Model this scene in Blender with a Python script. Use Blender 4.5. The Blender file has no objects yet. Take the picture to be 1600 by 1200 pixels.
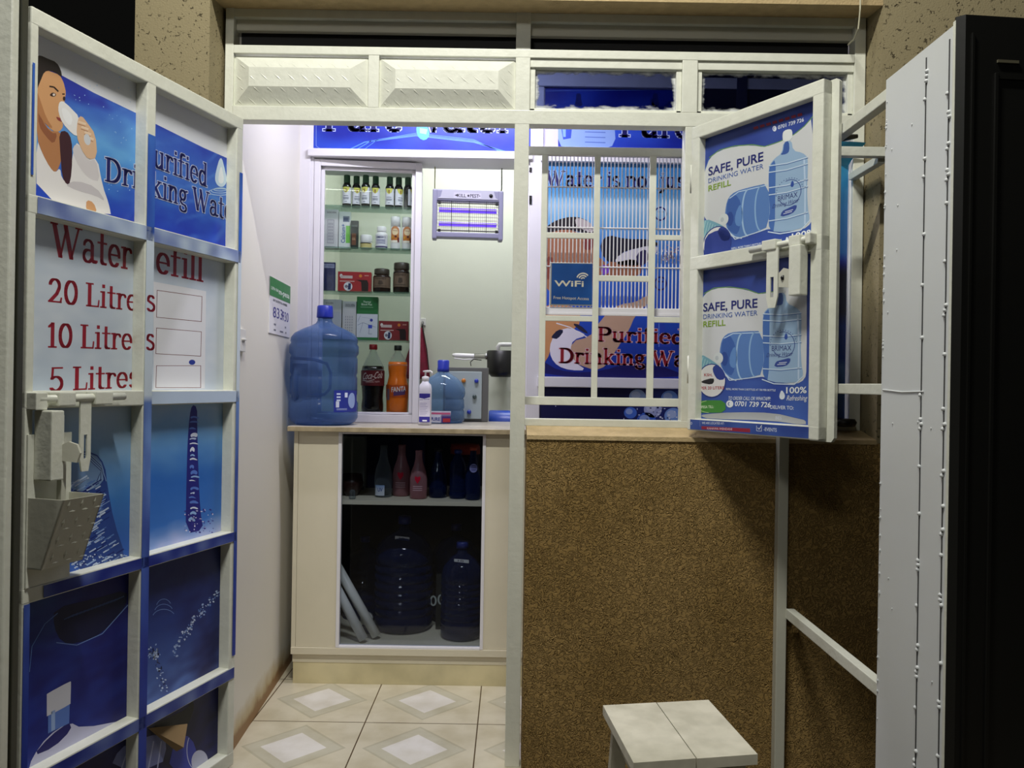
import bpy, bmesh, math, random
from mathutils import Vector, Matrix, noise
random.seed(7)
C = bpy.context.scene.collection
SC = bpy.context.scene
H = 1.15                       # eye height above the floor
F = 1250.0                     # focal length in pixels of the 1600x1200 frame
TH = math.radians(0.9)         # camera roll
ct, st = math.cos(TH), math.sin(TH)

def ray(px, py):
    u, v = px - 800.0, 600.0 - py
    return Vector(((u*ct - v*st)/F, 1.0, (u*st + v*ct)/F))
def P(px, py, d):
    r = ray(px, py)
    return Vector((r.x*d, d, H + r.z*d))
def XZ(px, py, d):
    p = P(px, py, d); return p.x, p.z
def lin(c):
    r = []
    for x in c[:3]:
        x = x/255.0
        r.append(x/12.92 if x <= .04045 else ((x+.055)/1.055)**2.4)
    return (r[0], r[1], r[2], 1.0)

# ------------------------------------------------------------------ materials
MATS = {}
def nodes(name):
    m = bpy.data.materials.new(name); m.use_nodes = True
    nt = m.node_tree; b = nt.nodes['Principled BSDF']
    return m, nt, b
def mat(name, col, rough=.5, metal=0., bump=0., bscale=60., var=0., vscale=8., emit=None, estr=0., spec=.5):
    if name in MATS: return MATS[name]
    m, nt, b = nodes(name)
    L = lin(col)
    b.inputs['Base Color'].default_value = L
    b.inputs['Roughness'].default_value = rough
    b.inputs['Metallic'].default_value = metal
    b.inputs['Specular IOR Level'].default_value = spec
    tc = nt.nodes.new('ShaderNodeTexCoord')
    if var > 0:
        n = nt.nodes.new('ShaderNodeTexNoise'); n.inputs['Scale'].default_value = vscale; n.inputs['Detail'].default_value = 6
        nt.links.new(tc.outputs['Object'], n.inputs['Vector'])
        r = nt.nodes.new('ShaderNodeValToRGB')
        r.color_ramp.elements[0].position = .35; r.color_ramp.elements[1].position = .65
        r.color_ramp.elements[0].color = (L[0]*(1-var), L[1]*(1-var), L[2]*(1-var*1.1), 1)
        r.color_ramp.elements[1].color = L
        nt.links.new(n.outputs['Fac'], r.inputs['Fac']); nt.links.new(r.outputs['Color'], b.inputs['Base Color'])
    if bump > 0:
        n = nt.nodes.new('ShaderNodeTexNoise'); n.inputs['Scale'].default_value = bscale; n.inputs['Detail'].default_value = 4
        nt.links.new(tc.outputs['Object'], n.inputs['Vector'])
        bp = nt.nodes.new('ShaderNodeBump'); bp.inputs['Strength'].default_value = bump; bp.inputs['Distance'].default_value = .004
        nt.links.new(n.outputs['Fac'], bp.inputs['Height']); nt.links.new(bp.outputs['Normal'], b.inputs['Normal'])
    if emit:
        b.inputs['Emission Color'].default_value = lin(emit); b.inputs['Emission Strength'].default_value = estr
    MATS[name] = m
    return m

def see_through(name, tint, body, fac, rough=.1, bump=0., bscale=40):
    """thin clear or tinted plastic / glass: tinted transmission + a glossy coloured body"""
    if name in MATS: return MATS[name]
    m, nt, b = nodes(name)
    b.inputs['Base Color'].default_value = lin(body); b.inputs['Roughness'].default_value = rough
    t = nt.nodes.new('ShaderNodeBsdfTransparent'); t.inputs['Color'].default_value = lin(tint)
    lw = nt.nodes.new('ShaderNodeLayerWeight'); lw.inputs['Blend'].default_value = .35
    mr = nt.nodes.new('ShaderNodeMapRange'); mr.inputs['To Min'].default_value = fac; mr.inputs['To Max'].default_value = min(1, fac+.45)
    nt.links.new(lw.outputs['Facing'], mr.inputs['Value'])
    mx = nt.nodes.new('ShaderNodeMixShader')
    nt.links.new(mr.outputs['Result'], mx.inputs['Fac']); nt.links.new(t.outputs[0], mx.inputs[1]); nt.links.new(b.outputs[0], mx.inputs[2])
    nt.links.new(mx.outputs[0], nt.nodes['Material Output'].inputs['Surface'])
    if bump:
        tc = nt.nodes.new('ShaderNodeTexCoord'); n = nt.nodes.new('ShaderNodeTexNoise'); n.inputs['Scale'].default_value = bscale
        nt.links.new(tc.outputs['Object'], n.inputs['Vector'])
        bp = nt.nodes.new('ShaderNodeBump'); bp.inputs['Strength'].default_value = bump; bp.inputs['Distance'].default_value = .004
        nt.links.new(n.outputs['Fac'], bp.inputs['Height']); nt.links.new(bp.outputs['Normal'], b.inputs['Normal'])
    MATS[name] = m
    return m
def glass(name, tint=(244, 248, 246), refl=.06, rough=.02):
    if name in MATS: return MATS[name]
    m = bpy.data.materials.new(name); m.use_nodes = True; nt = m.node_tree
    nt.nodes.remove(nt.nodes['Principled BSDF'])
    t = nt.nodes.new('ShaderNodeBsdfTransparent'); t.inputs['Color'].default_value = lin(tint)
    g = nt.nodes.new('ShaderNodeBsdfGlossy'); g.inputs['Roughness'].default_value = rough
    lw = nt.nodes.new('ShaderNodeLayerWeight'); lw.inputs['Blend'].default_value = .5
    mr = nt.nodes.new('ShaderNodeMapRange'); mr.inputs['To Min'].default_value = refl*.6; mr.inputs['To Max'].default_value = .6
    pw = nt.nodes.new('ShaderNodeMath'); pw.operation = 'POWER'; pw.inputs[1].default_value = 3.
    nt.links.new(lw.outputs['Facing'], pw.inputs[0]); nt.links.new(pw.outputs[0], mr.inputs['Value'])
    mx = nt.nodes.new('ShaderNodeMixShader')
    nt.links.new(mr.outputs['Result'], mx.inputs['Fac']); nt.links.new(t.outputs[0], mx.inputs[1]); nt.links.new(g.outputs[0], mx.inputs[2])
    nt.links.new(mx.outputs[0], nt.nodes['Material Output'].inputs['Surface'])
    MATS[name] = m
    return m

def plaster(name, col, dark, kind):
    m, nt, b = nodes(name)
    b.inputs['Roughness'].default_value = .75; b.inputs['Specular IOR Level'].default_value = .25
    tc = nt.nodes.new('ShaderNodeTexCoord')
    def noi(scale, det, dist=0.):
        n = nt.nodes.new('ShaderNodeTexNoise'); n.inputs['Scale'].default_value = scale; n.inputs['Detail'].default_value = det
        n.inputs['Distortion'].default_value = dist
        nt.links.new(tc.outputs['Object'], n.inputs['Vector']); return n
    def ramp(src, p0, c0, p1, c1):
        r = nt.nodes.new('ShaderNodeValToRGB'); e = r.color_ramp.elements
        e[0].position = p0; e[0].color = c0; e[1].position = p1; e[1].color = c1
        nt.links.new(src, r.inputs['Fac']); return r
    L, D = lin(col), lin(dark)
    if kind == 'pit':
        n = noi(95, 3, .8); r = ramp(n.outputs['Fac'], .30, D, .36, L)
        n2 = noi(200, 2); hgt = nt.nodes.new('ShaderNodeMath'); hgt.operation = 'MULTIPLY_ADD'
        g = ramp(n.outputs['Fac'], .30, (0,0,0,1), .38, (1,1,1,1))
        nt.links.new(n2.outputs['Fac'], hgt.inputs[0]); hgt.inputs[1].default_value = .35; nt.links.new(g.outputs['Color'], hgt.inputs[2])
        strength, dist = .7, .004
    else:
        n = noi(52, 2, 2.0)
        a = nt.nodes.new('ShaderNodeMath'); a.operation = 'SUBTRACT'; a.inputs[1].default_value = .5
        nt.links.new(n.outputs['Fac'], a.inputs[0])
        ab = nt.nodes.new('ShaderNodeMath'); ab.operation = 'ABSOLUTE'; nt.links.new(a.outputs[0], ab.inputs[0])
        hr = ramp(ab.outputs[0], .0, (0,0,0,1), .09, (1,1,1,1))
        n3 = noi(3, 5); r = ramp(n3.outputs['Fac'], .35, D, .62, L)
        hgt = hr; strength, dist = .8, .008
    nt.links.new(r.outputs['Color'], b.inputs['Base Color'])
    bp = nt.nodes.new('ShaderNodeBump'); bp.inputs['Strength'].default_value = strength; bp.inputs['Distance'].default_value = dist
    nt.links.new(hgt.outputs[0], bp.inputs['Height']); nt.links.new(bp.outputs['Normal'], b.inputs['Normal'])
    MATS[name] = m
    return m

def print_mat():
    m, nt, b = nodes('printed_vinyl')
    a = nt.nodes.new('ShaderNodeAttribute'); a.attribute_name = 'ink'
    nt.links.new(a.outputs['Color'], b.inputs['Base Color'])
    b.inputs['Roughness'].default_value = .42; b.inputs['Specular IOR Level'].default_value = .35
    tc = nt.nodes.new('ShaderNodeTexCoord'); n = nt.nodes.new('ShaderNodeTexNoise'); n.inputs['Scale'].default_value = 14; n.inputs['Detail'].default_value = 2
    nt.links.new(tc.outputs['Object'], n.inputs['Vector'])
    bp = nt.nodes.new('ShaderNodeBump'); bp.inputs['Strength'].default_value = .12; bp.inputs['Distance'].default_value = .01
    nt.links.new(n.outputs['Fac'], bp.inputs['Height']); nt.links.new(bp.outputs['Normal'], b.inputs['Normal'])
    MATS['print'] = m
    return m

WHITE = mat('white_gloss_paint', (226, 227, 214), .36, bump=.22, bscale=70, var=.06, vscale=25)
WALLP = mat('cream_wall_paint', (226, 222, 212), .55, bump=.08, bscale=120, var=.03, vscale=3)
BACKP = mat('pale_green_wall_paint', (216, 218, 208), .55, bump=.05, bscale=120)
ALU = mat('white_aluminium', (222, 220, 226), .4, bump=.03)
CREAM = mat('cream_board', (216, 208, 186), .5, bump=.05, var=.05, vscale=5)
TAN = plaster('tan_pitted_plaster', (150, 138, 107), (86, 77, 57), 'pit')
BROWN = plaster('brown_textured_paint', (166, 136, 84), (150, 121, 70), 'worm')
TANS = mat('smooth_tan_plaster', (190, 166, 122), .75, bump=.6, bscale=150, var=.15, vscale=30)
GREYM = mat('grey_white_steel', (200, 199, 184), .4, bump=.12, bscale=60)
GREYB = mat('grey_board', (196, 194, 180), .6, bump=.1)
BLACKP = mat('black_steel_paint', (24, 24, 22), .38, bump=.06, bscale=30, var=.2, vscale=4)
OLIVE = mat('dark_olive_steel', (52, 53, 42), .5, bump=.1)
DARK = mat('black_plastic', (18, 18, 20), .35)
PRINT = print_mat()
GLASS = glass('clear_glass')
GREENG = see_through('shelf_glass', (234, 244, 240), (130, 175, 160), .08, .06)

# ------------------------------------------------------------------ mesh builder
BASE = {}
def wbase(o):
    while o is not None:
        if o.name in BASE: return BASE[o.name]
        o = o.parent
    return Vector((0, 0, 0))
class Fr:
    """local frame: s along the face, n out of the face, z up"""
    def __init__(f, o, s, n):
        f.o = Vector(o); f.s = Vector(s).normalized(); f.n = Vector(n).normalized(); f.z = Vector((0, 0, 1))
    def pt(f, s, n, z): return f.o + f.s*s + f.n*n + Vector((0, 0, z))
    def px(f, x, y, n=0.):
        r = ray(x, y); o = f.o + f.n*n
        e = Vector((0, 0, H)); t = (o - e).dot(f.n)/r.dot(f.n)
        p = e + r*t
        return (p - f.o).dot(f.s), p.z - f.o.z
WORLD = Fr((0, 0, 0), (1, 0, 0), (0, 1, 0))
class MB:
    def __init__(m): m.v = []; m.f = []; m.mi = []; m.sm = []
    def add(m, vs, fs, mi=0, smooth=False):
        k = len(m.v); m.v += [Vector(v) for v in vs]
        for f in fs: m.f.append([i + k for i in f]); m.mi.append(mi); m.sm.append(smooth)
        return m
    def box(m, a, b, fr=WORLD, mi=0, bev=0.):
        x0, x1 = sorted((a[0], b[0])); y0, y1 = sorted((a[1], b[1])); z0, z1 = sorted((a[2], b[2]))
        e = min(bev, (x1-x0)*.3, (y1-y0)*.3, (z1-z0)*.3)
        if e <= 0:
            vs = [(x, y, z) for x in (x0, x1) for y in (y0, y1) for z in (z0, z1)]
            fs = [(0, 1, 3, 2), (4, 6, 7, 5), (0, 4, 5, 1), (2, 3, 7, 6), (0, 2, 6, 4), (1, 5, 7, 3)]
        else:
            bm = bmesh.new(); bmesh.ops.create_cube(bm, size=1)
            for v in bm.verts:
                v.co = Vector(((x0+x1)/2 + v.co.x*(x1-x0), (y0+y1)/2 + v.co.y*(y1-y0), (z0+z1)/2 + v.co.z*(z1-z0)))
            bmesh.ops.bevel(bm, geom=bm.edges[:], offset=e, segments=2, profile=.6, affect='EDGES')
            bm.verts.ensure_lookup_table(); vs = [tuple(v.co) for v in bm.verts]
            fs = [[v.index for v in f.verts] for f in bm.faces]; bm.free()
        return m.add([fr.pt(*v) for v in vs], fs, mi)
    def lathe(m, prof, c=(0, 0, 0), seg=28, mi=0, axis='z', ang=None, shape=None):
        a0, a1 = ang if ang else (0, 2*math.pi)
        full = ang is None; n = seg if full else seg + 1
        vs = []; fs = []
        for r, z in prof:
            for k in range(n):
                a = a0 + (a1-a0)*k/seg
                rr = r*(shape(a) if shape else 1)
                p = (rr*math.cos(a), rr*math.sin(a), z)
                if axis == 'y': p = (p[0], p[2], p[1])
                if axis == 'x': p = (p[2], p[0], p[1])
                vs.append((c[0]+p[0], c[1]+p[1], c[2]+p[2]))
        for i in range(len(prof)-1):
            for k in range(seg):
                k2 = (k+1) % n if full else k+1
                fs.append((i*n+k, i*n+k2, (i+1)*n+k2, (i+1)*n+k))
        return m.add(vs, fs, mi, True)
    def tube(m, pts, r, seg=8, mi=0):
        pts = [Vector(p) for p in pts]; vs = []; fs = []
        for i, p in enumerate(pts):
            d = (pts[min(i+1, len(pts)-1)] - pts[max(i-1, 0)]).normalized()
            a = d.orthogonal().normalized() if abs(d.z) > .9 else d.cross(Vector((0, 0, 1))).normalized()
            if i and (a.dot(pa) < 0): a = -a
            pa = a; b = d.cross(a)
            rr = r[i] if isinstance(r, (list, tuple)) else r
            for k in range(seg):
                t = 2*math.pi*k/seg; vs.append(p + a*rr*math.cos(t) + b*rr*math.sin(t))
        for i in range(len(pts)-1):
            for k in range(seg):
                fs.append((i*seg+k, i*seg+(k+1) % seg, (i+1)*seg+(k+1) % seg, (i+1)*seg+k))
        fs.append(list(range(seg))[::-1]); fs.append([(len(pts)-1)*seg+k for k in range(seg)])
        return m.add(vs, fs, mi, seg > 6)
    def prism(m, poly, fr, n0, n1, mi=0):
        """polygon in (s,z) of a frame extruded along n"""
        k = len(poly)
        vs = [fr.pt(s, n0, z) for s, z in poly] + [fr.pt(s, n1, z) for s, z in poly]
        fs = [list(range(k)), list(range(2*k-1, k-1, -1))] + [(i, i+k, (i+1) % k + k, (i+1) % k) for i in range(k)]
        return m.add(vs, fs, mi)
    def build(m, name, mats, parent=None, label=None):
        me = bpy.data.meshes.new(name); b = wbase(parent)
        me.from_pydata([v - b for v in m.v], [], m.f)
        ms = mats if isinstance(mats, (list, tuple)) else [mats]
        for x in ms: me.materials.append(x)
        me.polygons.foreach_set('material_index', m.mi); me.polygons.foreach_set('use_smooth', m.sm)
        me.update()
        bm = bmesh.new(); bm.from_mesh(me); bmesh.ops.recalc_face_normals(bm, faces=bm.faces[:]); bm.to_mesh(me); bm.free()
        o = bpy.data.objects.new(name, me); C.objects.link(o)
        if parent: o.parent = parent
        if label: o['label'] = label
        return o
def thing(name, label, cat, loc, group=None, kind=None):
    o = bpy.data.objects.new(name, None); C.objects.link(o)
    o.location = loc; o.empty_display_size = .05
    o['label'] = label; o['category'] = cat
    if group: o['group'] = group
    if kind: o['kind'] = kind
    BASE[o.name] = Vector(loc)
    return o
def tag(o, label=None, cat=None, group=None, kind=None):
    if label: o['label'] = label
    if cat: o['category'] = cat
    if group: o['group'] = group
    if kind: o['kind'] = kind
    return o
def dup(root, loc, label, rotz=0.):
    r = root.copy(); C.objects.link(r); r.location = loc; r.rotation_euler = (0, 0, rotz); r['label'] = label
    for ch in list(root.children):
        c = ch.copy(); C.objects.link(c); c.parent = r
        for g in list(ch.children):
            d = g.copy(); C.objects.link(d); d.parent = c
    return r

# ------------------------------------------------------------------ lettering
def E(cx, cy, rx, ry, a0, a1, n=14):
    return [(cx + rx*math.cos(math.radians(a0 + (a1-a0)*i/n)), cy + ry*math.sin(math.radians(a0 + (a1-a0)*i/n))) for i in range(n+1)]
TN = .045
SER = lambda x, y, w=.1: ([(x-w, y), (x+w, y)], TN)
GL = {
 'W': (.92, [([(.07,.69),(.27,.02)],.12), ([(.27,.02),(.44,.62)],.05), ([(.41,.69),(.60,.02)],.12), ([(.60,.02),(.82,.69)],.05), SER(.07,.68,.09), SER(.82,.68,.09)]),
 'w': (.70, [([(.06,.48),(.21,.02)],.11), ([(.21,.02),(.34,.44)],.05), ([(.33,.48),(.47,.02)],.11), ([(.47,.02),(.62,.48)],.05), SER(.06,.47,.08), SER(.62,.47,.08)]),
 'a': (.50, [([(.08,.37)]+E(.21,.34,.14,.14,150,20),.07), ([(.34,.38),(.34,.06),(.42,.02),(.47,.05)],.11), (E(.20,.14,.13,.13,70,330),.08)]),
 't': (.36, [([(.16,.66),(.16,.1)]+E(.24,.1,.08,.08,180,300,6),.11), ([(.03,.475),(.31,.475)],TN)]),
 'e': (.47, [(E(.23,.25,.17,.235,-5,315),.095), ([(.08,.265),(.38,.265)],TN)]),
 'r': (.40, [([(.12,.48),(.12,.02)],.115), ([(.14,.32)]+E(.26,.36,.11,.11,150,40,8)+[(.36,.39)],.08), SER(.12,.02,.1), SER(.08,.475,.06)]),
 'R': (.62, [([(.14,.68),(.14,.02)],.13), ([(.12,.675)]+E(.28,.52,.17,.155,90,-90)+[(.12,.365)],.09), ([(.28,.36),(.50,.04),(.58,.02)],.11), SER(.14,.02,.12)]),
 'P': (.56, [([(.14,.68),(.14,.02)],.13), ([(.10,.675)]+E(.30,.50,.18,.175,90,-90)+[(.14,.325)],.10), SER(.14,.02,.12), SER(.10,.675,.1)]),
 'D': (.66, [([(.14,.68),(.14,.02)],.13), ([(.06,.675),(.24,.675)]+E(.26,.35,.30,.325,90,-90)+[(.06,.025)],.11)]),
 'L': (.52, [([(.14,.68),(.14,.03)],.13), ([(.04,.025),(.46,.025)],TN), ([(.46,.03),(.48,.2)],.05), SER(.14,.68,.12)]),
 'f': (.36, [([(.14,.02),(.14,.58)]+E(.24,.58,.10,.13,180,40,8),.105), ([(.02,.475),(.30,.475)],TN), SER(.14,.02,.1)]),
 'i': (.26, [([(.13,.48),(.13,.02)],.115), SER(.13,.02,.1), SER(.09,.475,.06), ([(.13,.62),(.13,.68)],.11)]),
 'j': (.26, [([(.14,.48),(.14,-.06)]+E(.05,-.06,.09,.12,0,-110,6),.11), SER(.10,.475,.06), ([(.14,.62),(.14,.68)],.11)]),
 'l': (.26, [([(.13,.72),(.13,.02)],.115), SER(.13,.02,.1), SER(.09,.72,.06)]),
 'u': (.54, [([(.11,.48),(.11,.14)]+E(.22,.14,.11,.12,180,300,8)+[(.38,.12)],.10), ([(.39,.48),(.39,.02)],.115), SER(.43,.02,.06), SER(.08,.475,.06), SER(.35,.475,.06)]),
 'n': (.54, [([(.12,.48),(.12,.02)],.115), ([(.14,.36)]+E(.28,.34,.12,.14,130,0,8)+[(.40,.02)],.105), SER(.12,.02,.09), SER(.40,.02,.09), SER(.08,.475,.06)]),
 'd': (.52, [([(.38,.72),(.38,.02)],.115), (E(.22,.24,.15,.22,40,320),.10), SER(.42,.02,.06), SER(.34,.72,.06)]),
 'k': (.52, [([(.12,.72),(.12,.02)],.115), ([(.14,.22),(.38,.47)],.05), ([(.20,.28),(.40,.02)],.115), SER(.12,.02,.1), SER(.42,.02,.08), SER(.38,.475,.08), SER(.08,.72,.06)]),
 'g': (.50, [(E(.21,.33,.13,.15,0,360),.09), ([(.33,.45),(.44,.48)],.06), ([(.14,.2),(.10,.12),(.18,.06),(.34,.03)]+E(.24,-.07,.16,.10,30,-210,12),.07)]),
 'o': (.48, [(E(.23,.25,.16,.235,0,360,20),.11)]),
 's': (.40, [(E(.19,.36,.11,.12,30,200,8)+E(.19,.14,.13,.12,60,-150,8),.085)]),
 'p': (.54, [([(.12,.48),(.12,-.2)],.115), (E(.28,.24,.15,.22,140,-140),.10), SER(.12,-.2,.1), SER(.08,.475,.06)]),
 '0': (.52, [(E(.25,.35,.18,.33,0,360,22),.11)]),
 '1': (.34, [([(.16,.68),(.16,.02)],.12), SER(.16,.02,.12), ([(.04,.58),(.16,.68)],.06)]),
 '2': (.52, [(E(.23,.50,.15,.18,170,-30,12)+[(.30,.28),(.08,.05)],.10), ([(.06,.05),(.42,.05)],.09), ([(.42,.05),(.45,.16)],.05)]),
 '5': (.52, [([(.12,.67),(.40,.67)],.08), ([(.12,.66),(.10,.36)],.07), ([(.10,.36)]+E(.22,.22,.19,.20,130,-140,14),.10)]),
 'h': (.54, [([(.12,.72),(.12,.02)],.115), ([(.14,.36)]+E(.28,.34,.12,.14,130,0,8)+[(.40,.02)],.105), SER(.12,.02,.09), SER(.40,.02,.09)]),
 ' ': (.24, []),
}
def hull(pts):
    pts = sorted(set((round(a, 6), round(b, 6)) for a, b in pts))
    def half(ps):
        h = []
        for p in ps:
            while len(h) > 1 and (h[-1][0]-h[-2][0])*(p[1]-h[-2][1]) - (h[-1][1]-h[-2][1])*(p[0]-h[-2][0]) <= 0: h.pop()
            h.append(p)
        return h
    return half(pts)[:-1] + half(pts[::-1])[:-1]
def serif_polys(text, grow=0.):
    x = 0.; out = []
    for ch in text:
        adv, strokes = GL[ch]
        for pts, w in strokes:
            hw, hh = w/2 + grow, TN/2 + grow
            for (ax, ay), (bx, by) in zip(pts[:-1], pts[1:]):
                q = [(x+px+i*hw, py+j*hh) for px, py in ((ax, ay), (bx, by)) for i in (-1, 1) for j in (-1, 1)]
                out.append(hull(q))
        x += adv
    return out, x
_TC = {}
def sans_mesh(text, bold):
    k = (text, bold)
    if k not in _TC:
        cu = bpy.data.curves.new('lettering', 'FONT'); cu.body = text; cu.offset = .018 if bold else 0.; cu.resolution_u = 3
        ob = bpy.data.objects.new('lettering', cu)
        me = bpy.data.meshes.new_from_object(ob)
        vs = [(v.co.x, v.co.y) for v in me.vertices]; fs = [list(p.vertices) for p in me.polygons]
        bpy.data.objects.remove(ob); bpy.data.curves.remove(cu); bpy.data.meshes.remove(me)
        x0 = min([v[0] for v in vs] or [0]); x1 = max([v[0] for v in vs] or [1])
        _TC[k] = ([(a-x0, b) for a, b in vs], fs, x1-x0)
    return _TC[k]

class Art:
    """flat print: coloured shapes in (s,z) of a surface, stacked in thin layers"""
    STEP = .00005; strip = None
    def __init__(a, mp, px=None): a.mp = mp; a.px = px; a.v = []; a.f = []; a.c = []
    def _add(a, pts, faces, cols, layer):
        k = len(a.v); a.v += [a.mp(s, z, layer*a.STEP) for s, z in pts]
        a.f += [[i+k for i in f] for f in faces]
        a.c += [lin(c) for c in cols] if isinstance(cols, list) else [lin(cols)]*len(pts)
    def T(a, pts): return [a.px(*p) for p in pts] if a.px else list(pts)
    def poly(a, pts, col, layer=1, raw=False):
        q = list(pts) if raw else a.T(pts)
        if a.strip is None: a._add(q, [list(range(len(q)))], col, layer); return
        def cut(ps, x, sg):
            o = []
            for i, p in enumerate(ps):
                r = ps[i-1]; ip, ir = (p[0]-x)*sg >= 0, (r[0]-x)*sg >= 0
                if ip != ir: t = (x-r[0])/(p[0]-r[0]); o.append((x, r[1]+(p[1]-r[1])*t))
                if ip: o.append(p)
            return o
        k = math.floor(min(p[0] for p in q)/a.strip); e = max(p[0] for p in q)
        while k*a.strip < e:
            c = cut(cut(q, k*a.strip, 1), (k+1)*a.strip, -1); k += 1
            if len(c) > 2: a._add(c, [list(range(len(c)))], col, layer)
    def smooth(a, pts, col, layer=1, n=3):
        for _ in range(n-1):
            q = []
            for i in range(len(pts)):
                p, r = pts[i], pts[(i+1) % len(pts)]
                q += [(p[0]*.75+r[0]*.25, p[1]*.75+r[1]*.25), (p[0]*.25+r[0]*.75, p[1]*.25+r[1]*.75)]
            pts = q
        a.poly(pts, col, layer)
    def ell(a, cx, cy, rx, ry, col, layer=1, rot=0., n=28):
        c, s = math.cos(math.radians(rot)), math.sin(math.radians(rot))
        a.poly([(cx + rx*math.cos(t)*c - ry*math.sin(t)*s, cy + rx*math.cos(t)*s + ry*math.sin(t)*c) for t in [2*math.pi*i/n for i in range(n)]], col, layer)
    def line(a, pts, w, col, layer=1):
        for (x0, y0), (x1, y1) in zip(pts[:-1], pts[1:]):
            dx, dy = x1-x0, y1-y0; l = math.hypot(dx, dy) or 1; ox, oy = -dy/l*w/2, dx/l*w/2
            a.poly([(x0+ox, y0+oy), (x1+ox, y1+oy), (x1-ox, y1-oy), (x0-ox, y0-oy)], col, layer)
    def ring(a, cx, cy, rx, ry, w, col, layer=1, a0=0, a1=360):
        a.line(E(cx, cy, rx, ry, a0, a1, 28), w, col, layer)
    def grid(a, s0, s1, z0, z1, nx, nz, fn, layer=0):
        pts = [(s0+(s1-s0)*i/nx, z0+(z1-z0)*j/nz) for j in range(nz+1) for i in range(nx+1)]
        fs = [(j*(nx+1)+i, j*(nx+1)+i+1, (j+1)*(nx+1)+i+1, (j+1)*(nx+1)+i) for j in range(nz) for i in range(nx)]
        a._add(pts, fs, [fn(s, z) for s, z in pts], layer)
    def _place(a, pts, wid, cap, b0, b1, h, skew):
        if a.px:
            p0, p1, pt = a.px(*b0), a.px(*b1), a.px(b0[0], b0[1]-h)
        else:
            p0, p1, pt = b0, b1, (b0[0], b0[1]+h)
        ux, uz = (p1[0]-p0[0])/wid, (p1[1]-p0[1])/wid; hz = (pt[1]-p0[1])/cap
        sx = skew*abs(hz)
        return [(p0[0]+x*ux+y*sx, p0[1]+x*uz+y*hz) for x, y in pts]
    def sans(a, text, b0, b1, h, col, layer=2, bold=True, skew=0.):
        vs, fs, w = sans_mesh(text, bold)
        if vs: a._add(a._place(vs, w, .70, b0, b1, h, skew), fs, col, layer)
    def serif(a, text, b0, b1, h, col, outline=None, layer=2):
        if outline:
            ps, w = serif_polys(text, .022)
            for p in ps: a._add(a._place(p, w, .69, b0, b1, h, 0), [list(range(len(p)))], outline, layer)
        ps, w = serif_polys(text)
        for p in ps: a._add(a._place(p, w, .69, b0, b1, h, 0), [list(range(len(p)))], col, layer+1)
    def build(a, name, parent=None, label=None):
        me = bpy.data.meshes.new(name); b = wbase(parent)
        me.from_pydata([Vector(v)-b for v in a.v], [], a.f)
        at = me.color_attributes.new('ink', 'FLOAT_COLOR', 'POINT')
        at.data.foreach_set('color', [x for c in a.c for x in c])
        me.materials.append(PRINT); me.update()
        o = bpy.data.objects.new(name, me); C.objects.link(o)
        if parent: o.parent = parent
        if label: o['label'] = label
        return o
def plane_art(fr, n=0.):
    return Art(lambda s, z, off: fr.pt(s, n+off, z), lambda x, y: fr.px(x, y, n))
def cyl_art(c, r):
    A = Art(lambda s, z, off: (c[0] + (r+off*6)*math.sin(s/r), c[1] - (r+off*6)*math.cos(s/r), c[2]+z)); A.strip = r*.15
    return A
def mixc(c0, c1, t):
    t = max(0., min(1., t)); return tuple(c0[i]*(1-t)+c1[i]*t for i in range(3))
def ramp(t, *stops):
    for (p0, c0), (p1, c1) in zip(stops[:-1], stops[1:]):
        if t <= p1: return mixc(c0, c1, (t-p0)/(p1-p0) if p1 > p0 else 1)
    return stops[-1][1]
def nz(x, y, k=1.): return noise.noise(Vector((x*k, y*k, 3.7)))
# ------------------------------------------------------------------ camera, world
cd = bpy.data.cameras.new('camera'); cam = bpy.data.objects.new('camera', cd); C.objects.link(cam)
cd.sensor_fit = 'HORIZONTAL'; cd.sensor_width = 36; cd.lens = F/1600*36; cd.clip_start = .02
cam.matrix_world = Matrix.Translation((0, 0, H)) @ Matrix.Rotation(math.pi/2, 4, 'X') @ Matrix.Rotation(TH, 4, 'Z')
SC.camera = cam
w = bpy.data.worlds.new('night'); SC.world = w; w.use_nodes = True
w.node_tree.nodes['Background'].inputs[0].default_value = (.6, .6, .55, 1); w.node_tree.nodes['Background'].inputs[1].default_value = .006
vs_ = SC.view_settings; vs_.view_transform = 'Standard'; vs_.look = 'None'; vs_.gamma = 1; vs_.exposure = 0; vs_.use_curve_mapping = False

YF, YW, YB = 2.40, 2.30, 2.50        # steel frame front, masonry front, masonry back
YP = 3.29                            # partition line inside the shop
def S(o, k='structure', label=None, cat=None): return tag(o, label, cat, None, k)

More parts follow.
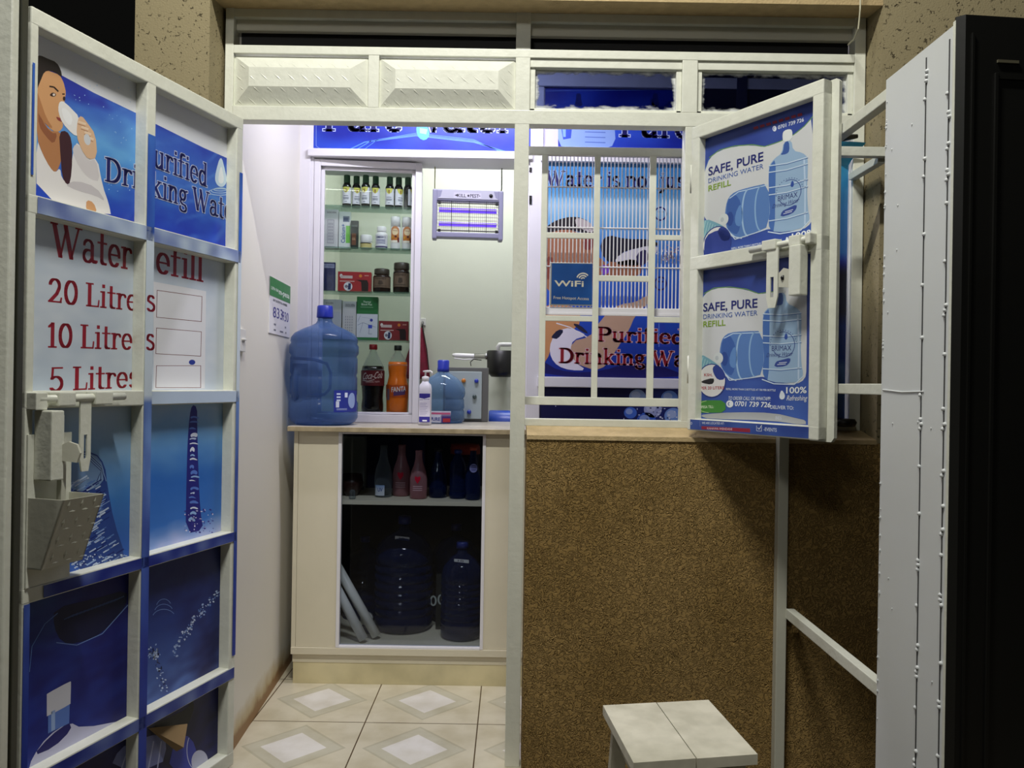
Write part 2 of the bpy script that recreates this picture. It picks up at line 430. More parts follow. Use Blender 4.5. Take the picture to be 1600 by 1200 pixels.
# ------------------------------------------------------------------ floor / ground / ceiling
def tile_mat():
    m, nt, b = nodes('diamond_floor_tile')
    b.inputs['Roughness'].default_value = .28
    tc = nt.nodes.new('ShaderNodeTexCoord'); sp = nt.nodes.new('ShaderNodeSeparateXYZ'); nt.links.new(tc.outputs['Object'], sp.inputs[0])
    def M(op, a, bb=None):
        n = nt.nodes.new('ShaderNodeMath'); n.operation = op
        for i, v in enumerate((a, bb)):
            if v is None: continue
            if isinstance(v, (int, float)): n.inputs[i].default_value = v
            else: nt.links.new(v, n.inputs[i])
        return n.outputs[0]
    T = .38
    fx = M('FRACT', M('DIVIDE', M('ADD', sp.outputs[0], .098 + 10*T), T)); fy = M('FRACT', M('DIVIDE', M('ADD', sp.outputs[1], -2.70 + 20*T), T))
    ax = M('ABSOLUTE', M('SUBTRACT', fx, .5)); ay = M('ABSOLUTE', M('SUBTRACT', fy, .5))
    dd = M('ADD', ax, ay)                      # diamond distance
    mx = M('MAXIMUM', ax, ay)
    r = nt.nodes.new('ShaderNodeValToRGB'); r.color_ramp.interpolation = 'CONSTANT'
    e = r.color_ramp.elements
    e[0].position = 0; e[0].color = lin((226, 222, 218)); e[1].position = .27; e[1].color = lin((196, 191, 172))
    for p, c in ((.40, (186, 180, 158)), (.43, (208, 200, 178))):
        x = e.new(p); x.color = lin(c)
    nt.links.new(dd, r.inputs['Fac'])
    g = nt.nodes.new('ShaderNodeMix'); g.data_type = 'RGBA'
    nt.links.new(M('GREATER_THAN', mx, .4945), g.inputs['Factor'])
    nt.links.new(r.outputs['Color'], g.inputs['A']); g.inputs['B'].default_value = lin((84, 66, 40))
    n = nt.nodes.new('ShaderNodeTexNoise'); n.inputs['Scale'].default_value = 9; n.inputs['Detail'].default_value = 5
    nt.links.new(tc.outputs['Object'], n.inputs['Vector'])
    r2 = nt.nodes.new('ShaderNodeValToRGB'); r2.color_ramp.elements[0].color = (.82, .8, .74, 1); r2.color_ramp.elements[1].color = (1, 1, 1, 1)
    r2.color_ramp.elements[0].position = .3; r2.color_ramp.elements[1].position = .6
    nt.links.new(n.outputs['Fac'], r2.inputs['Fac'])
    mu = nt.nodes.new('ShaderNodeMix'); mu.data_type = 'RGBA'; mu.blend_type = 'MULTIPLY'; mu.inputs['Factor'].default_value = 1
    nt.links.new(g.outputs['Result'], mu.inputs['A']); nt.links.new(r2.outputs['Color'], mu.inputs['B'])
    nt.links.new(mu.outputs['Result'], b.inputs['Base Color'])
    return m
S(MB().box((-1.1, 2.30, -.06), (1.5, 4.5, 0)).build('floor', tile_mat()))
S(MB().box((-3, -1.5, -.12), (3.5, 2.30, -.0)).build('ground', mat('worn_concrete', (112, 104, 90), .8, bump=.5, bscale=25, var=.3)))
S(MB().box((-1.1, 2.5, 2.72), (1.5, 4.5, 2.8)).build('ceiling', WALLP))

# left wall leans a little away from square
LA, LB = Vector((-.845, 2.45, 0)), Vector((-.887, 3.30, 0))
LW = Fr(LA, LB-LA, Vector((LB.y-LA.y, -(LB.x-LA.x), 0)))
def wall_l_mat():
    m, nt, b = nodes('scuffed_wall_paint'); b.inputs['Roughness'].default_value = .5
    tc = nt.nodes.new('ShaderNodeTexCoord'); sp = nt.nodes.new('ShaderNodeSeparateXYZ'); nt.links.new(tc.outputs['Object'], sp.inputs[0])
    n = nt.nodes.new('ShaderNodeTexNoise'); n.inputs['Scale'].default_value = 14; n.inputs['Detail'].default_value = 6; nt.links.new(tc.outputs['Object'], n.inputs['Vector'])
    a = nt.nodes.new('ShaderNodeMath'); a.operation = 'MULTIPLY_ADD'; nt.links.new(n.outputs['Fac'], a.inputs[0]); a.inputs[1].default_value = -.07; nt.links.new(sp.outputs[2], a.inputs[2])
    r = nt.nodes.new('ShaderNodeValToRGB'); e = r.color_ramp.elements      # mud line rubbed along the foot of the wall
    e[0].position = .0; e[0].color = lin((150, 112, 70)); e[1].position = .07; e[1].color = lin((228, 224, 214))
    x = e.new(.02); x.color = lin((196, 178, 140))
    nt.links.new(a.outputs[0], r.inputs['Fac']); nt.links.new(r.outputs['Color'], b.inputs['Base Color'])
    return m
S(MB().box((-.0, -.25, 0), (2.05, 0, 2.75), LW).build('wall_left', wall_l_mat()))
S(MB().box((-1.2, 4.30, 0), (1.6, 4.45, 2.75)).build('wall_back', BACKP))
S(MB().box((1.26, 2.50, 0), (1.40, 4.45, 2.75)).build('wall_right', WALLP))

# street front of masonry
wf = MB()
ZD = H - .155                                             # top of the brown dado
wf.box((-1.10, YW, ZD), (-.885, YB, 3.0), mi=0); wf.box((-1.10, YW, 0), (-.885, YB, ZD), mi=1)
wf.box((-.885, YW, H+1.125), (1.05, YB, 3.0), mi=0)
wf.box((1.05, YW, ZD), (2.6, YB, 3.0), mi=0); wf.box((1.05, YW, 0), (2.6, YB, ZD), mi=1)
wf.box((.045, YW, 0), (1.05, YB, H-.155), mi=1)
# sloping mortar sill
vs = [(.045, YW-.004, H-.158), (1.05, YW-.004, H-.158), (1.05, YW-.002, H-.146), (.045, YW-.002, H-.146), (.045, YF, H-.124), (1.05, YF, H-.124), (.045, YB, H-.124), (1.05, YB, H-.124), (.045, YB, H-.158), (1.05, YB, H-.158)]
wf.add(vs, [(0, 1, 2, 3), (3, 2, 5, 4), (4, 5, 7, 6), (0, 3, 4, 6, 8), (1, 9, 7, 5, 2), (6, 7, 9, 8)], 2)
# rounded edge of soffit
wf.add([(-.885, YW, H+1.105), (1.05, YW, H+1.105), (1.05, YB, H+1.125), (-.885, YB, H+1.125), (-.885, YW, H+1.13), (1.05, YW, H+1.13)], [(0, 1, 2, 3), (0, 4, 5, 1), (0, 3, 4), (1, 5, 2)], 2)
S(wf.build('wall_front', [TAN, BROWN, TANS]))

# ------------------------------------------------------------------ steel shop-front frame (fixed)
win = thing('window_1', 'white steel shop front frame with transom panels and barred counter opening', 'window frame', (.04, YF, H-.124), kind='structure')
fr = MB()
def zy(py, px=700): return XZ(px, py, YF)[1]
def xx(px, py=400): return XZ(px, py, YF)[0]
zt0, zt1 = zy(88), zy(75)        # beam above the transoms
zh0, zh1 = zy(192), zy(170)      # header beam
ZTOP = H + 1.12
pX = (xx(351, 130), xx(364, 130)); cX = (-.004, .040); rX = (xx(1335, 140), xx(1352, 140))
D2 = YF + .045
fr.box((pX[0], YF, 0), (pX[1], D2, ZTOP), bev=.002)
fr.box((cX[0], YF, 0), (cX[1], D2, ZTOP), bev=.002)
fr.box((rX[0], YF, H-.124), (rX[1], D2, ZTOP), bev=.002)
fr.box((pX[1], YF-.0006, zt0), (rX[0], D2-.0006, zt1), bev=.002)
fr.box((pX[1], YF-.0006, zh0), (rX[0], D2-.0006, zh1), bev=.002)
fr.box((pX[1], YF+.004, ZTOP-.03), (rX[0], D2-.004, ZTOP-.004), bev=.002)
m1 = (xx(575, 130), xx(592, 130)); m2 = (xx(1066, 140), xx(1090, 140))
fr.box((m1[0], YF, zh1), (m1[1], D2, zt0), bev=.002)
fr.box((m2[0], YF, zh1), (m2[1], D2, zt0), bev=.002)
hx = xx(1068, 400)
fr.box((hx, YF, H-.124), (hx+.04, D2, zh0), bev=.002)
fr.box((cX[1], YF-.0006, H-.1245), (rX[0], D2-.0006, H-.103), bev=.002)
# mitred rebates round the glazed transoms
for x0, x1 in ((cX[1], m2[0]), (m2[1], rX[0])):
    for a, b in (((x0, YF+.012, zh1), (x0+.016, D2, zt0)), ((x1-.016, YF+.012, zh1), (x1, D2, zt0)), ((x0, YF+.006, zt0-.026), (x1, D2, zt0)), ((x0, YF+.012, zh1), (x1, D2, zh1+.010))):
        fr.box(a, b, bev=.002)
fr.build('frame', WHITE, win)
def emboss(x0, x1, z0, z1):
    m = MB(); ins, lift = .052, .024; y0 = YF+.012
    o = [(x0, z0), (x1, z0), (x1, z1), (x0, z1)]; i = [(x0+ins*1.0, z0+ins), (x1-ins*1.0, z0+ins), (x1-ins, z1-ins*.8), (x0+ins, z1-ins*.8)]
    V = [(x, y0, z) for x, z in o] + [(x, y0-lift, z) for x, z in i]
    m.add(V, [(4, 5, 6, 7), (0, 1, 5, 4), (1, 2, 6, 5), (2, 3, 7, 6), (3, 0, 4, 7)])
    def hgt(x, z):
        t = min((x-x0)/ins, (x1-x)/ins, (z-z0)/ins, (z1-z)/(ins*.8), 1)
        return y0 - lift*max(t, 0)
    nx = int((x1-x0)/.04)
    for r in range(5):
        for k in range(nx):
            cx = x0+.018+k*.04+(.012 if r % 2 else 0); cz = z0+.012+r*.034; dx, dz = .014, .012
            if cx+dx > x1-.006 or cz+dz > z1-.004: continue
            sx, sz = .0019, .0019                      # lozenge lying along the diagonal
            pts = [(cx-dx, cz+dz), (cx+sx, cz+sz), (cx+dx, cz-dz), (cx-sx, cz-sz)]
            V = [(x, hgt(x, z)-.0002, z) for x, z in pts] + [(cx, hgt(cx, cz)-.0012, cz)]
            m.add(V, [(0, 1, 4), (1, 2, 4), (2, 3, 4), (3, 0, 4)])
    return m
emboss(pX[1]-.001, m1[0]+.001, zh1+.003, zt0-.004).build('embossed_panel', WHITE, win)
emboss(m1[1]-.001, cX[0]+.001, zh1+.003, zt0-.004).build('embossed_panel', WHITE, win)
def smear_glass():
    m, nt, b = nodes('paint_smeared_glass'); b.inputs['Base Color'].default_value = lin((206, 208, 206)); b.inputs['Roughness'].default_value = .5
    t = nt.nodes.new('ShaderNodeBsdfTransparent'); t.inputs['Color'].default_value = lin((150, 158, 180))
    g = nt.nodes.new('ShaderNodeBsdfGlossy'); g.inputs['Roughness'].default_value = .03
    m1_ = nt.nodes.new('ShaderNodeMixShader'); m1_.inputs[0].default_value = .06
    nt.links.new(t.outputs[0], m1_.inputs[1]); nt.links.new(g.outputs[0], m1_.inputs[2])
    tc = nt.nodes.new('ShaderNodeTexCoord'); sp = nt.nodes.new('ShaderNodeSeparateXYZ'); nt.links.new(tc.outputs['Generated'], sp.inputs[0])
    def M(op, a, bb):
        n = nt.nodes.new('ShaderNodeMath'); n.operation = op
        for i, v in enumerate((a, bb)):
            if isinstance(v, (int, float)): n.inputs[i].default_value = v
            else: nt.links.new(v, n.inputs[i])
        return n.outputs[0]
    ex = M('MULTIPLY', M('SUBTRACT', .5, M('ABSOLUTE', M('SUBTRACT', sp.outputs[0], .5), 0)), 4.2)
    ez = M('SUBTRACT', .5, M('ABSOLUTE', M('SUBTRACT', sp.outputs[2], .5), 0))
    n = nt.nodes.new('ShaderNodeTexNoise'); n.inputs['Scale'].default_value = 26; n.inputs['Detail'].default_value = 5
    mp = nt.nodes.new('ShaderNodeMapping'); mp.inputs['Scale'].default_value = (1, 1, 2.2)
    nt.links.new(tc.outputs['Object'], mp.inputs[0]); nt.links.new(mp.outputs[0], n.inputs['Vector'])
    d = M('SUBTRACT', M('MINIMUM', ex, ez), M('MULTIPLY', M('SUBTRACT', n.outputs['Fac'], .42), .30))
    r = nt.nodes.new('ShaderNodeValToRGB'); r.color_ramp.elements[0].position = .0; r.color_ramp.elements[0].color = (.95,)*3+(1,); r.color_ramp.elements[1].position = .10; r.color_ramp.elements[1].color = (.0,)*3+(1,)
    nt.links.new(d, r.inputs['Fac'])
    mx = nt.nodes.new('ShaderNodeMixShader'); nt.links.new(r.outputs['Color'], mx.inputs[0]); nt.links.new(m1_.outputs[0], mx.inputs[1]); nt.links.new(b.outputs[0], mx.inputs[2])
    nt.links.new(mx.outputs[0], nt.nodes['Material Output'].inputs['Surface'])
    return m
SMG = smear_glass()
for x0, x1 in ((cX[1], m2[0]), (m2[1], rX[0])):
    MB().box((x0+.014, YF+.026, zh1+.008), (x1-.014, YF+.029, zt0-.024)).build('pane', SMG, win)
# board that closes the strip above the beam, with the dark gap under it
zb0, zb1 = zy(48), zy(23)
MB().box((pX[1], YF+.020, zb0), (cX[0], YF+.04, ZTOP-.02), bev=.003).box((cX[1], YF+.020, zb0-.003), (rX[0], YF+.04, ZTOP-.02), bev=.003).build('head_board', GREYB, win)
MB().box((pX[1], YF+.05, zt1), (rX[0], YF+.07, ZTOP)).build('gap_shade_sheet', mat('gap_shade_dark', (40, 40, 42), .7), win)  # dark sheet stands in for the unlit interior behind the open gap
# burglar grille of flat bars behind the counter opening
gr = MB(); YG = 2.505
def gx(px, py): return XZ(px, py, YG)[0]
def gz(py, px=940): return XZ(px, py, YG)[1]
zg0 = gz(634)
zgt = gz(230)
gb = [(848.5, 9.5), (931, 9.5), (1018, 10.5)]
for px, wd in gb:
    gr.box((gx(px-wd/2, 450), YG, zg0+.003), (gx(px+wd/2, 450), YG+.012, zgt-.004), bev=.002)
gr.box((cX[1], YG-.001, gz(243)), (hx+.02, YG+.013, zgt), bev=.002)
gr.box((cX[1], YG-.001, zg0), (hx+.02, YG+.013, gz(621)), bev=.002)
for a, b, y0, y1 in ((0, 1, 364, 373), (1, 2, 430, 439), (0, 1, 494, 502.5)):
    gr.box((gx(gb[a][0], 400), YG+.001, gz(y1)), (gx(gb[b][0], 400), YG+.011, gz(y0)), bev=.0015)
for y0, y1 in ((367, 375), (495, 504)):
    gr.box((gx(gb[2][0], 400), YG+.001, gz(y1, 1040)), (hx+.03, YG+.011, gz(y0, 1040)), bev=.0015)
gr.build('grille', WHITE, win)
# ------------------------------------------------------------------ shop door, swung open towards the street on the left
Hg, Oe = Vector((-.794, 2.33, 0)), Vector((-.997, 1.64, 0))
DF = Fr((Oe.x, Oe.y, 0), Hg-Oe, Vector((Hg.y-Oe.y, -(Hg.x-Oe.x), 0)))   # s: outer edge -> hinge, n: towards the viewer
W = (Hg-Oe).length
door = thing('door_1', 'open white steel door with water posters and red Water Refill price list', 'door', DF.pt(W/2, 0, .03), kind='structure')
def dz(v): return H + v
ds = lambda px, py: DF.px(px, py)[0]
sO = (0, ds(57, 300)); sM = (ds(226, 430), ds(240, 430)); sHn = (ds(367, 430), W)
zT = dz(.7605); rails = [(.336, .376), (-.067, -.03), (-.47, -.438), (-.868, -.832)]
ZBOT = .03
df = MB(); NB = -.036
df.box((sO[0], NB, ZBOT), (sO[1], 0, zT), DF, bev=.003)
df.box((sHn[0], NB, ZBOT), (sHn[1], 0, zT), DF, bev=.003)
df.box((sM[0], NB, ZBOT), (sM[1], 0, zT), DF, bev=.003)
df.box((0, NB, zT-.036), (W, .0005, zT), DF, bev=.003)
for a, b in rails: df.box((0, NB, dz(a)), (W, .0005, dz(b)), DF, bev=.003)
df.box((0, NB, ZBOT), (W, .0005, ZBOT+.04), DF, bev=.003)
df.build('frame', WHITE, door)
SH = -.034
MB().box((.005, SH-.004, ZBOT), (W-.005, SH-.001, zT-.005), DF).build('sheet', WHITE, door)
a = plane_art(DF, SH+.0006)
NAVY = (30, 32, 104); INKW = (205, 214, 240); RED = (150, 26, 44)
def bgd(s, z):
    v = z - H; t = s/W; q = nz(s, z, 9)*.5 + nz(s+5, z*2.2, 22)*.35
    if v > .36:
        top = .665 - .012*math.sin(t*9)
        k = (top - v)/.30
        c = ramp(k + q*.25, (0, (44, 56, 166)), (.10, (60, 104, 200)), (.42, (104, 172, 234)), (.60, (72, 140, 222)), (.85, (36, 74, 190)), (1.1, (30, 44, 156)))
        if t > .5: c = mixc(c, (28, 54, 178), .42 + q*.5)
        sw = math.sin((z*1.6 - s*.9)*60 + nz(s, z, 6)*7)
        if sw > .55: c = mixc(c, (120, 186, 240), (sw-.55)*(.5 if t < .5 else .75)*max(0, min(1, .4+q*2)))
        return c
    if v > -.05: return mixc((214, 221, 230), (190, 202, 218), .5+q)
    if v > -.455:
        k = (-.06-v)/.39
        if t < .5: return ramp(k+q*.1, (0, (176, 192, 208)), (.3, (128, 168, 210)), (.6, (62, 124, 200)), (1, (52, 96, 190)))
        return ramp(k+q*.1, (0, (166, 190, 218)), (.25, (104, 158, 214)), (.55, (46, 108, 194)), (.82, (60, 120, 206)), (1, (206, 204, 240)))
    if v > -.85:
        k = (-.47-v)/.36
        if t < .5: return mixc(ramp(k, (0, (34, 70, 130)), (.4, (36, 60, 150)), (1, (40, 66, 170))), (22, 24, 104), .55 + q + (t-.2)*1.4)
        return mixc(ramp(k, (0, (24, 40, 96)), (.5, (34, 58, 132)), (1, (92, 124, 196))), (22, 28, 88), .35+q+(t-.7)*1.2)
    return mixc((34, 36, 104), (24, 24, 64), .5+q*1.5)
for s0, s1 in ((sO[1], sM[0]), (sM[1], sHn[0])):
    zs = [(rails[0][1], .7245), (rails[1][1], rails[0][0]), (rails[2][1], rails[1][0]), (rails[3][1], rails[2][0]), (-1.08, rails[3][0])]
    for z0, z1 in zs: a.grid(s0, s1, dz(z0), dz(z1), 46, 46, bgd)
a.poly([(sO[1], dz(.70)), (sO[1], dz(.7245)), (sM[0], dz(.7245)), (sM[0], dz(.652)), (sM[0]*.6, dz(.655)), (sM[0]*.3, dz(.662)), (sO[1], dz(.668))], (222, 224, 232), 2, True)
a.poly([(sM[1], dz(.648)), (sM[1], dz(.7245)), (sHn[0], dz(.7245)), (sHn[0], dz(.640)), (sHn[0]*.85, dz(.640))], (222, 224, 232), 2, True)
# woman drinking from a glass
sk1, sk2, sk3 = (214, 160, 112), (186, 128, 84), (150, 92, 62)
a.smooth([(57,216),(66,240),(78,262),(86,270),(94,262),(96,278),(108,290),(112,250),(118,222),(126,228),(136,250),(152,246),(160,290),(170,318),(174,340),(57,310)], (236, 232, 232), 3, 2)
a.smooth([(112,236),(118,224),(128,232),(138,252),(150,248),(157,284),(140,280),(124,262)], (218, 212, 214), 4, 2)
a.smooth([(100,288),(120,282),(150,292),(166,316),(150,306),(120,298)], (206, 200, 204), 4, 2)
a.smooth([(57,150),(64,184),(78,205),(93,205),(96,216),(98,242),(92,262),(86,270),(78,262),(66,240),(57,214)], sk2, 4, 2)
a.smooth([(60,170),(66,190),(80,208),(90,208),(84,226),(72,214),(60,196)], sk3, 5, 2)
a.smooth([(56,106),(66,108),(80,112),(93,117),(99,128),(101,136),(103,144),(101,156),(100,166),(98,176),(100,184),(97,190),(99,197),(93,206),(82,205),(68,190),(58,172),(57,150)], sk1, 6, 2)
a.smooth([(57,140),(64,160),(72,184),(84,202),(72,196),(60,178),(57,168)], sk2, 7, 2)
a.smooth([(57,89),(62,86),(75,92),(88,97),(95,109),(97,121),(90,115),(78,110),(69,112),(64,124),(60,134),(57,142)], (44, 38, 38), 8, 2)
a.line([(77,135),(84,136),(91,143)], 2.4, (52, 36, 30), 8)
a.smooth([(77,148),(82,144),(88,147),(86,151),(80,151)], (70, 48, 40), 8, 2); a.ell(84, 148, 2, 2, (225, 210, 200), 9)
a.line([(97,147),(101,147)], 2, (52, 36, 30), 8); a.ell(100, 154, 2, 3.4, (60, 42, 36), 8)
a.smooth([(87,182),(93,184),(98,187),(97,191),(90,188)], (150, 66, 62), 8, 2)
a.smooth([(92,206),(104,204),(112,218),(113,250),(110,285),(104,289),(97,276),(94,240)], (66, 34, 42), 7, 2)
a.smooth([(91,164),(94,158),(101,159),(127,186),(122,213),(113,210),(97,192),(91,176)], (238, 236, 236), 9, 2)
a.smooth([(95,168),(104,170),(114,184),(110,198),(100,188)], (246, 246, 248), 10, 2)
a.smooth([(121,186),(127,180),(137,193),(149,210),(152,246),(138,250),(127,234),(119,212)], (226, 186, 150), 10, 2)
for k in range(4): a.line([(122+k*5, 190+k*8), (134+k*4, 194+k*8)], 3.2, (240, 212, 184), 11); a.line([(121+k*5, 193.5+k*8), (133+k*4, 197.5+k*8)], 1., (170, 118, 84), 11)
a.ell(136, 218, 5, 9, (214, 216, 222), 12, -12)
a.smooth([(135,312),(146,316),(152,332),(140,338),(134,326)], sk1, 5, 2)
for k in range(120):
    x = random.uniform(110, 224); y = random.uniform(110, 300)
    if x > 170 or y < 170: a.ell(x, y, random.uniform(.4, 1.0), random.uniform(.4, 1.2), (160, 200, 240), 2, n=5)
a.serif('Dri', (163, 283), (216, 295), 38, NAVY, INKW, 12)
a.serif('urified', (240, 261), (324, 293), 38, NAVY, INKW, 12)
a.serif('king Wate', (236, 306), (362, 346), 37, NAVY, INKW, 12)
a.smooth([(345,240),(352,268),(355,282),(350,292),(342,292),(336,284),(336,272)], (206, 226, 244), 4, 3)
a.smooth([(345,256),(349,272),(350,284),(345,288),(340,282)], (240, 246, 252), 5, 3)
for k in range(3): a.ring(344, 296+k*2, 10+k*4, 2.4+k*1.3, 1.0, (190, 216, 244), 3)
# price list
a.serif('Water', (80, 400), (206, 422), 53, RED, None, 3)
a.serif('efill', (243, 426), (318, 441), 46, RED, None, 3)
a.serif('20 Litre', (74, 473), (215, 486), 39, RED, None, 3)
a.serif('10 Litres', (74, 543), (222, 547), 39, RED, None, 3)
a.serif('5 Litres', (76, 612), (216, 605), 38, RED, None, 3)
a.poly([(240, 440), (322, 455), (320, 607), (240, 608)], (226, 226, 232), 2)
for q in ([(245,453),(316,463),(315,503),(244,496)], [(244,512),(315,518),(314,557),(243,553)], [(244,571),(314,571),(314,606),(243,606)]):
    a.smooth([q[0], q[0], q[1], q[1], q[2], q[2], q[3], q[3]], (120, 70, 70), 3, 3)
    cx = sum(p[0] for p in q)/4; cy = sum(p[1] for p in q)/4
    i = [(cx+(x-cx)*.975, cy+(y-cy)*.955) for x, y in q]
    a.smooth([i[0], i[0], i[1], i[1], i[2], i[2], i[3], i[3]], (228, 228, 234), 4, 3)
a.ell(300, 566, 5, 4, (36, 56, 150), 6)
# ribbed bottle and water column
a.smooth([(100,690),(112,704),(148,706),(164,726),(168,760),(178,815),(196,868),(186,880),(104,892),(100,800)], (44, 72, 146), 2, 2)
a.smooth([(104,706),(148,708),(162,728),(162,756),(130,770),(104,760)], (120, 152, 196), 3, 2)
for k in range(6): a.line([(108,706+k), (140,709+k*2), (158,726+k*2), (166-k*3,752)], .9, (26, 40, 112) if k % 2 else (150, 180, 220), 4)
for k in range(230):
    y = random.uniform(752, 884); x = random.uniform(103, 152+(y-756)*.27); l = random.uniform(4, 17)
    a.line([(x, y), (x+l*.9, y-l*.55)], random.uniform(.8, 2.4), random.choice([(150, 178, 226), (24, 40, 116), (92, 128, 196), (198, 214, 240)]), 4+k % 3)
for k in range(90): a.ell(random.uniform(106, 200), random.uniform(866, 892), random.uniform(.6, 2.4), random.uniform(.5, 1.6), (196, 212, 240), 7, n=6)
a.smooth([(300,632),(308,636),(308,662),(310,740),(313,800),(318,828),(290,834),(291,760),(293,690),(296,650)], (36, 38, 130), 2, 2)
for k in range(20):
    y = 652+k*8.4+random.uniform(-3, 3); xa = 294+random.uniform(-1, 4); L_ = random.uniform(7, 15); h_ = random.uniform(1.5, 5)
    a.smooth([(xa, y), (xa+L_*.5, y-h_*random.uniform(.4, 1.4)), (xa+L_, y+random.uniform(-2, 2)), (xa+L_*.9, y+h_), (xa+L_*.4, y+h_*random.uniform(0, .8)), (xa+1, y+h_)], random.choice([(206, 220, 248), (150, 186, 236), (92, 128, 214), (228, 236, 252)]), 3 + k % 3, 2)
for k in range(60): a.ell(random.uniform(288, 334), random.uniform(796, 832), random.uniform(.5, 2), random.uniform(.5, 1.6), random.choice([(226, 224, 250), (60, 50, 150)]), 4, n=6)
# lower panels: bottle neck with white cap, splashes, torn paper
a.smooth([(84,950),(150,935),(200,920),(196,950),(160,990),(120,1006),(96,1004),(84,980)], (20, 26, 66), 2, 2)
a.line([(88,1004),(120,1008),(160,990),(200,945)], 1.2, (120, 150, 210), 3)
for k in range(14): a.line([(100+k*6, 968-k*2.2), (116+k*6, 960-k*2.2)], 1.4, (66, 92, 150), 3)
a.line([(46,1050),(50,1010),(70,975),(90,958)], 1.1, (96, 134, 204), 3)
a.smooth([(50,1184),(74,1150),(108,1128),(128,1138),(200,1124),(214,1108),(214,1124),(130,1170),(60,1205),(44,1205)], (206, 206, 236), 3, 2)
a.smooth([(50,1182),(78,1150),(108,1128),(112,1140),(84,1168)], (36, 34, 110), 4, 2)
a.poly([(75,1112),(109,1096),(108,1130),(75,1146)], (96, 130, 208), 4); a.poly([(80,1112),(86,1109),(86,1140),(80,1143)], (160, 186, 232), 5)
a.smooth([(73,1086),(73,1084),(110,1064),(111,1066),(110,1098),(110,1100),(73,1120),(73,1117)], (214, 214, 224), 5, 2)
pts = [(341,926),(333,938),(322,944),(312,958),(302,966),(296,984),(286,992),(278,1004),(271,1022)]
for k in range(110):
    i = random.randrange(len(pts)-1); t = random.random(); x = pts[i][0]*(1-t)+pts[i+1][0]*t; y = pts[i][1]*(1-t)+pts[i+1][1]*t
    a.ell(x+random.gauss(0, 2.2), y+random.gauss(0, 3), random.uniform(.5, 1.8), random.uniform(.6, 2.4), random.choice([(168, 190, 232), (206, 220, 244), (100, 134, 200)]), 3, random.uniform(0, 90), 6)
for k in range(90):
    t = random.random(); x = 234+t*22 + random.gauss(0, 3); y = 1022 + max(0, t-.5)*110 + random.gauss(0, 5)
    a.ell(x, y, random.uniform(.5, 1.8), random.uniform(.6, 2.6), random.choice([(150, 176, 226), (196, 212, 242), (20, 24, 70)]), 3, random.uniform(0, 90), 6)
for k in range(130): a.ell(random.uniform(232, 330), 0, 1, 1, (0, 0, 0), 0) if False else None
for k in range(3): a.ring(256, 950+k*8, 12+k*3, 14, .9, (110, 140, 200), 3, 200, 330)
a.smooth([(172,1200),(186,1170),(214,1156),(248,1146),(262,1160),(252,1200)], (120, 128, 184), 3, 2)
for k in range(5): a.line([(190+k*14, 1200), (204+k*12, 1158)], 2, (176, 182, 222), 4)
a.smooth([(262,1204),(272,1160),(290,1146),(306,1164),(310,1204)], (56, 66, 170), 4, 2); a.ell(312, 1190, 13, 18, (196, 198, 226), 5)
a.ring(306, 1172, 14, 30, 1.2, (196, 200, 232), 5, 60, 220)
a.smooth([(236,1134),(262,1122),(292,1108),(300,1092),(304,1104),(296,1128),(284,1150),(256,1144)], (14, 14, 22), 6, 2)
a.build('poster', door, 'peeling blue and white water advertising print stuck over the sheet')
# strips of the print that run over the bars
b = plane_art(DF, .0022)
def strip(s, z):
    v = z-H; q = nz(s*3, z, 14)*.4
    if v > .36: return mixc((60, 120, 206), (30, 50, 160), .4+q)
    if v > -.05: return (206, 218, 232)
    return mixc(mixc((126, 160, 212), (36, 60, 160), (-.05-v)*1.5), (24, 34, 120), .2+q)
mm = .002
b.grid(sM[0]+mm, sM[1]-mm, dz(-1.05), dz(.60), 3, 90, strip)
b.grid(sO[0]+.003, sO[1]-.010, dz(.415), dz(.645), 3, 20, strip)
b.grid(sO[0]+mm, sO[1]-mm, dz(-1.05), dz(-.47), 3, 40, strip)
b.grid(sHn[0]+.012, sHn[1]-mm, dz(-.80), dz(.60), 3, 60, strip)
for (z0, z1), s0, c in ((rails[0], .02, None), (rails[1], .36, None), (rails[2], .05, 1), (rails[3], .02, 1)):
    b.grid(s0, W-.006, dz(z0)+.003, dz(z1)-.003, 60, 4, (lambda s, z: mixc((196, 212, 230), (24, 40, 130), (.25 if z > H else .75) + nz(s, z, 18)*.5) if not (z > H-.1 and z < H+.1) else (190, 206, 228)))
b.serif('s', (228, 486), (244, 488), 36, RED, None, 3); b.serif('s', (227, 547), (243, 548), 36, RED, None, 3)
b.build('poster_strip', door)
# torn corner of brown backing paper folding forward
f = MB()
q = [DF.px(232, 1138, SH+.002), DF.px(293, 1131, SH+.03), DF.px(287, 1168, SH+.045), DF.px(276, 1174, SH+.03), DF.px(262, 1160, SH+.012)]
nn = [SH+.002, SH+.03, SH+.045, SH+.03, SH+.012]
f.add([DF.pt(s, n, z) for (s, z), n in zip(q, nn)] + [DF.pt(s, n-.0015, z) for (s, z), n in zip(q, nn)], [(0, 1, 2), (0, 2, 3, 4), (5, 7, 6), (5, 9, 8, 7)])
f.build('torn_paper', mat('brown_paper', (150, 124, 88), .8, var=.15), door, 'brown paper corner folded forward')
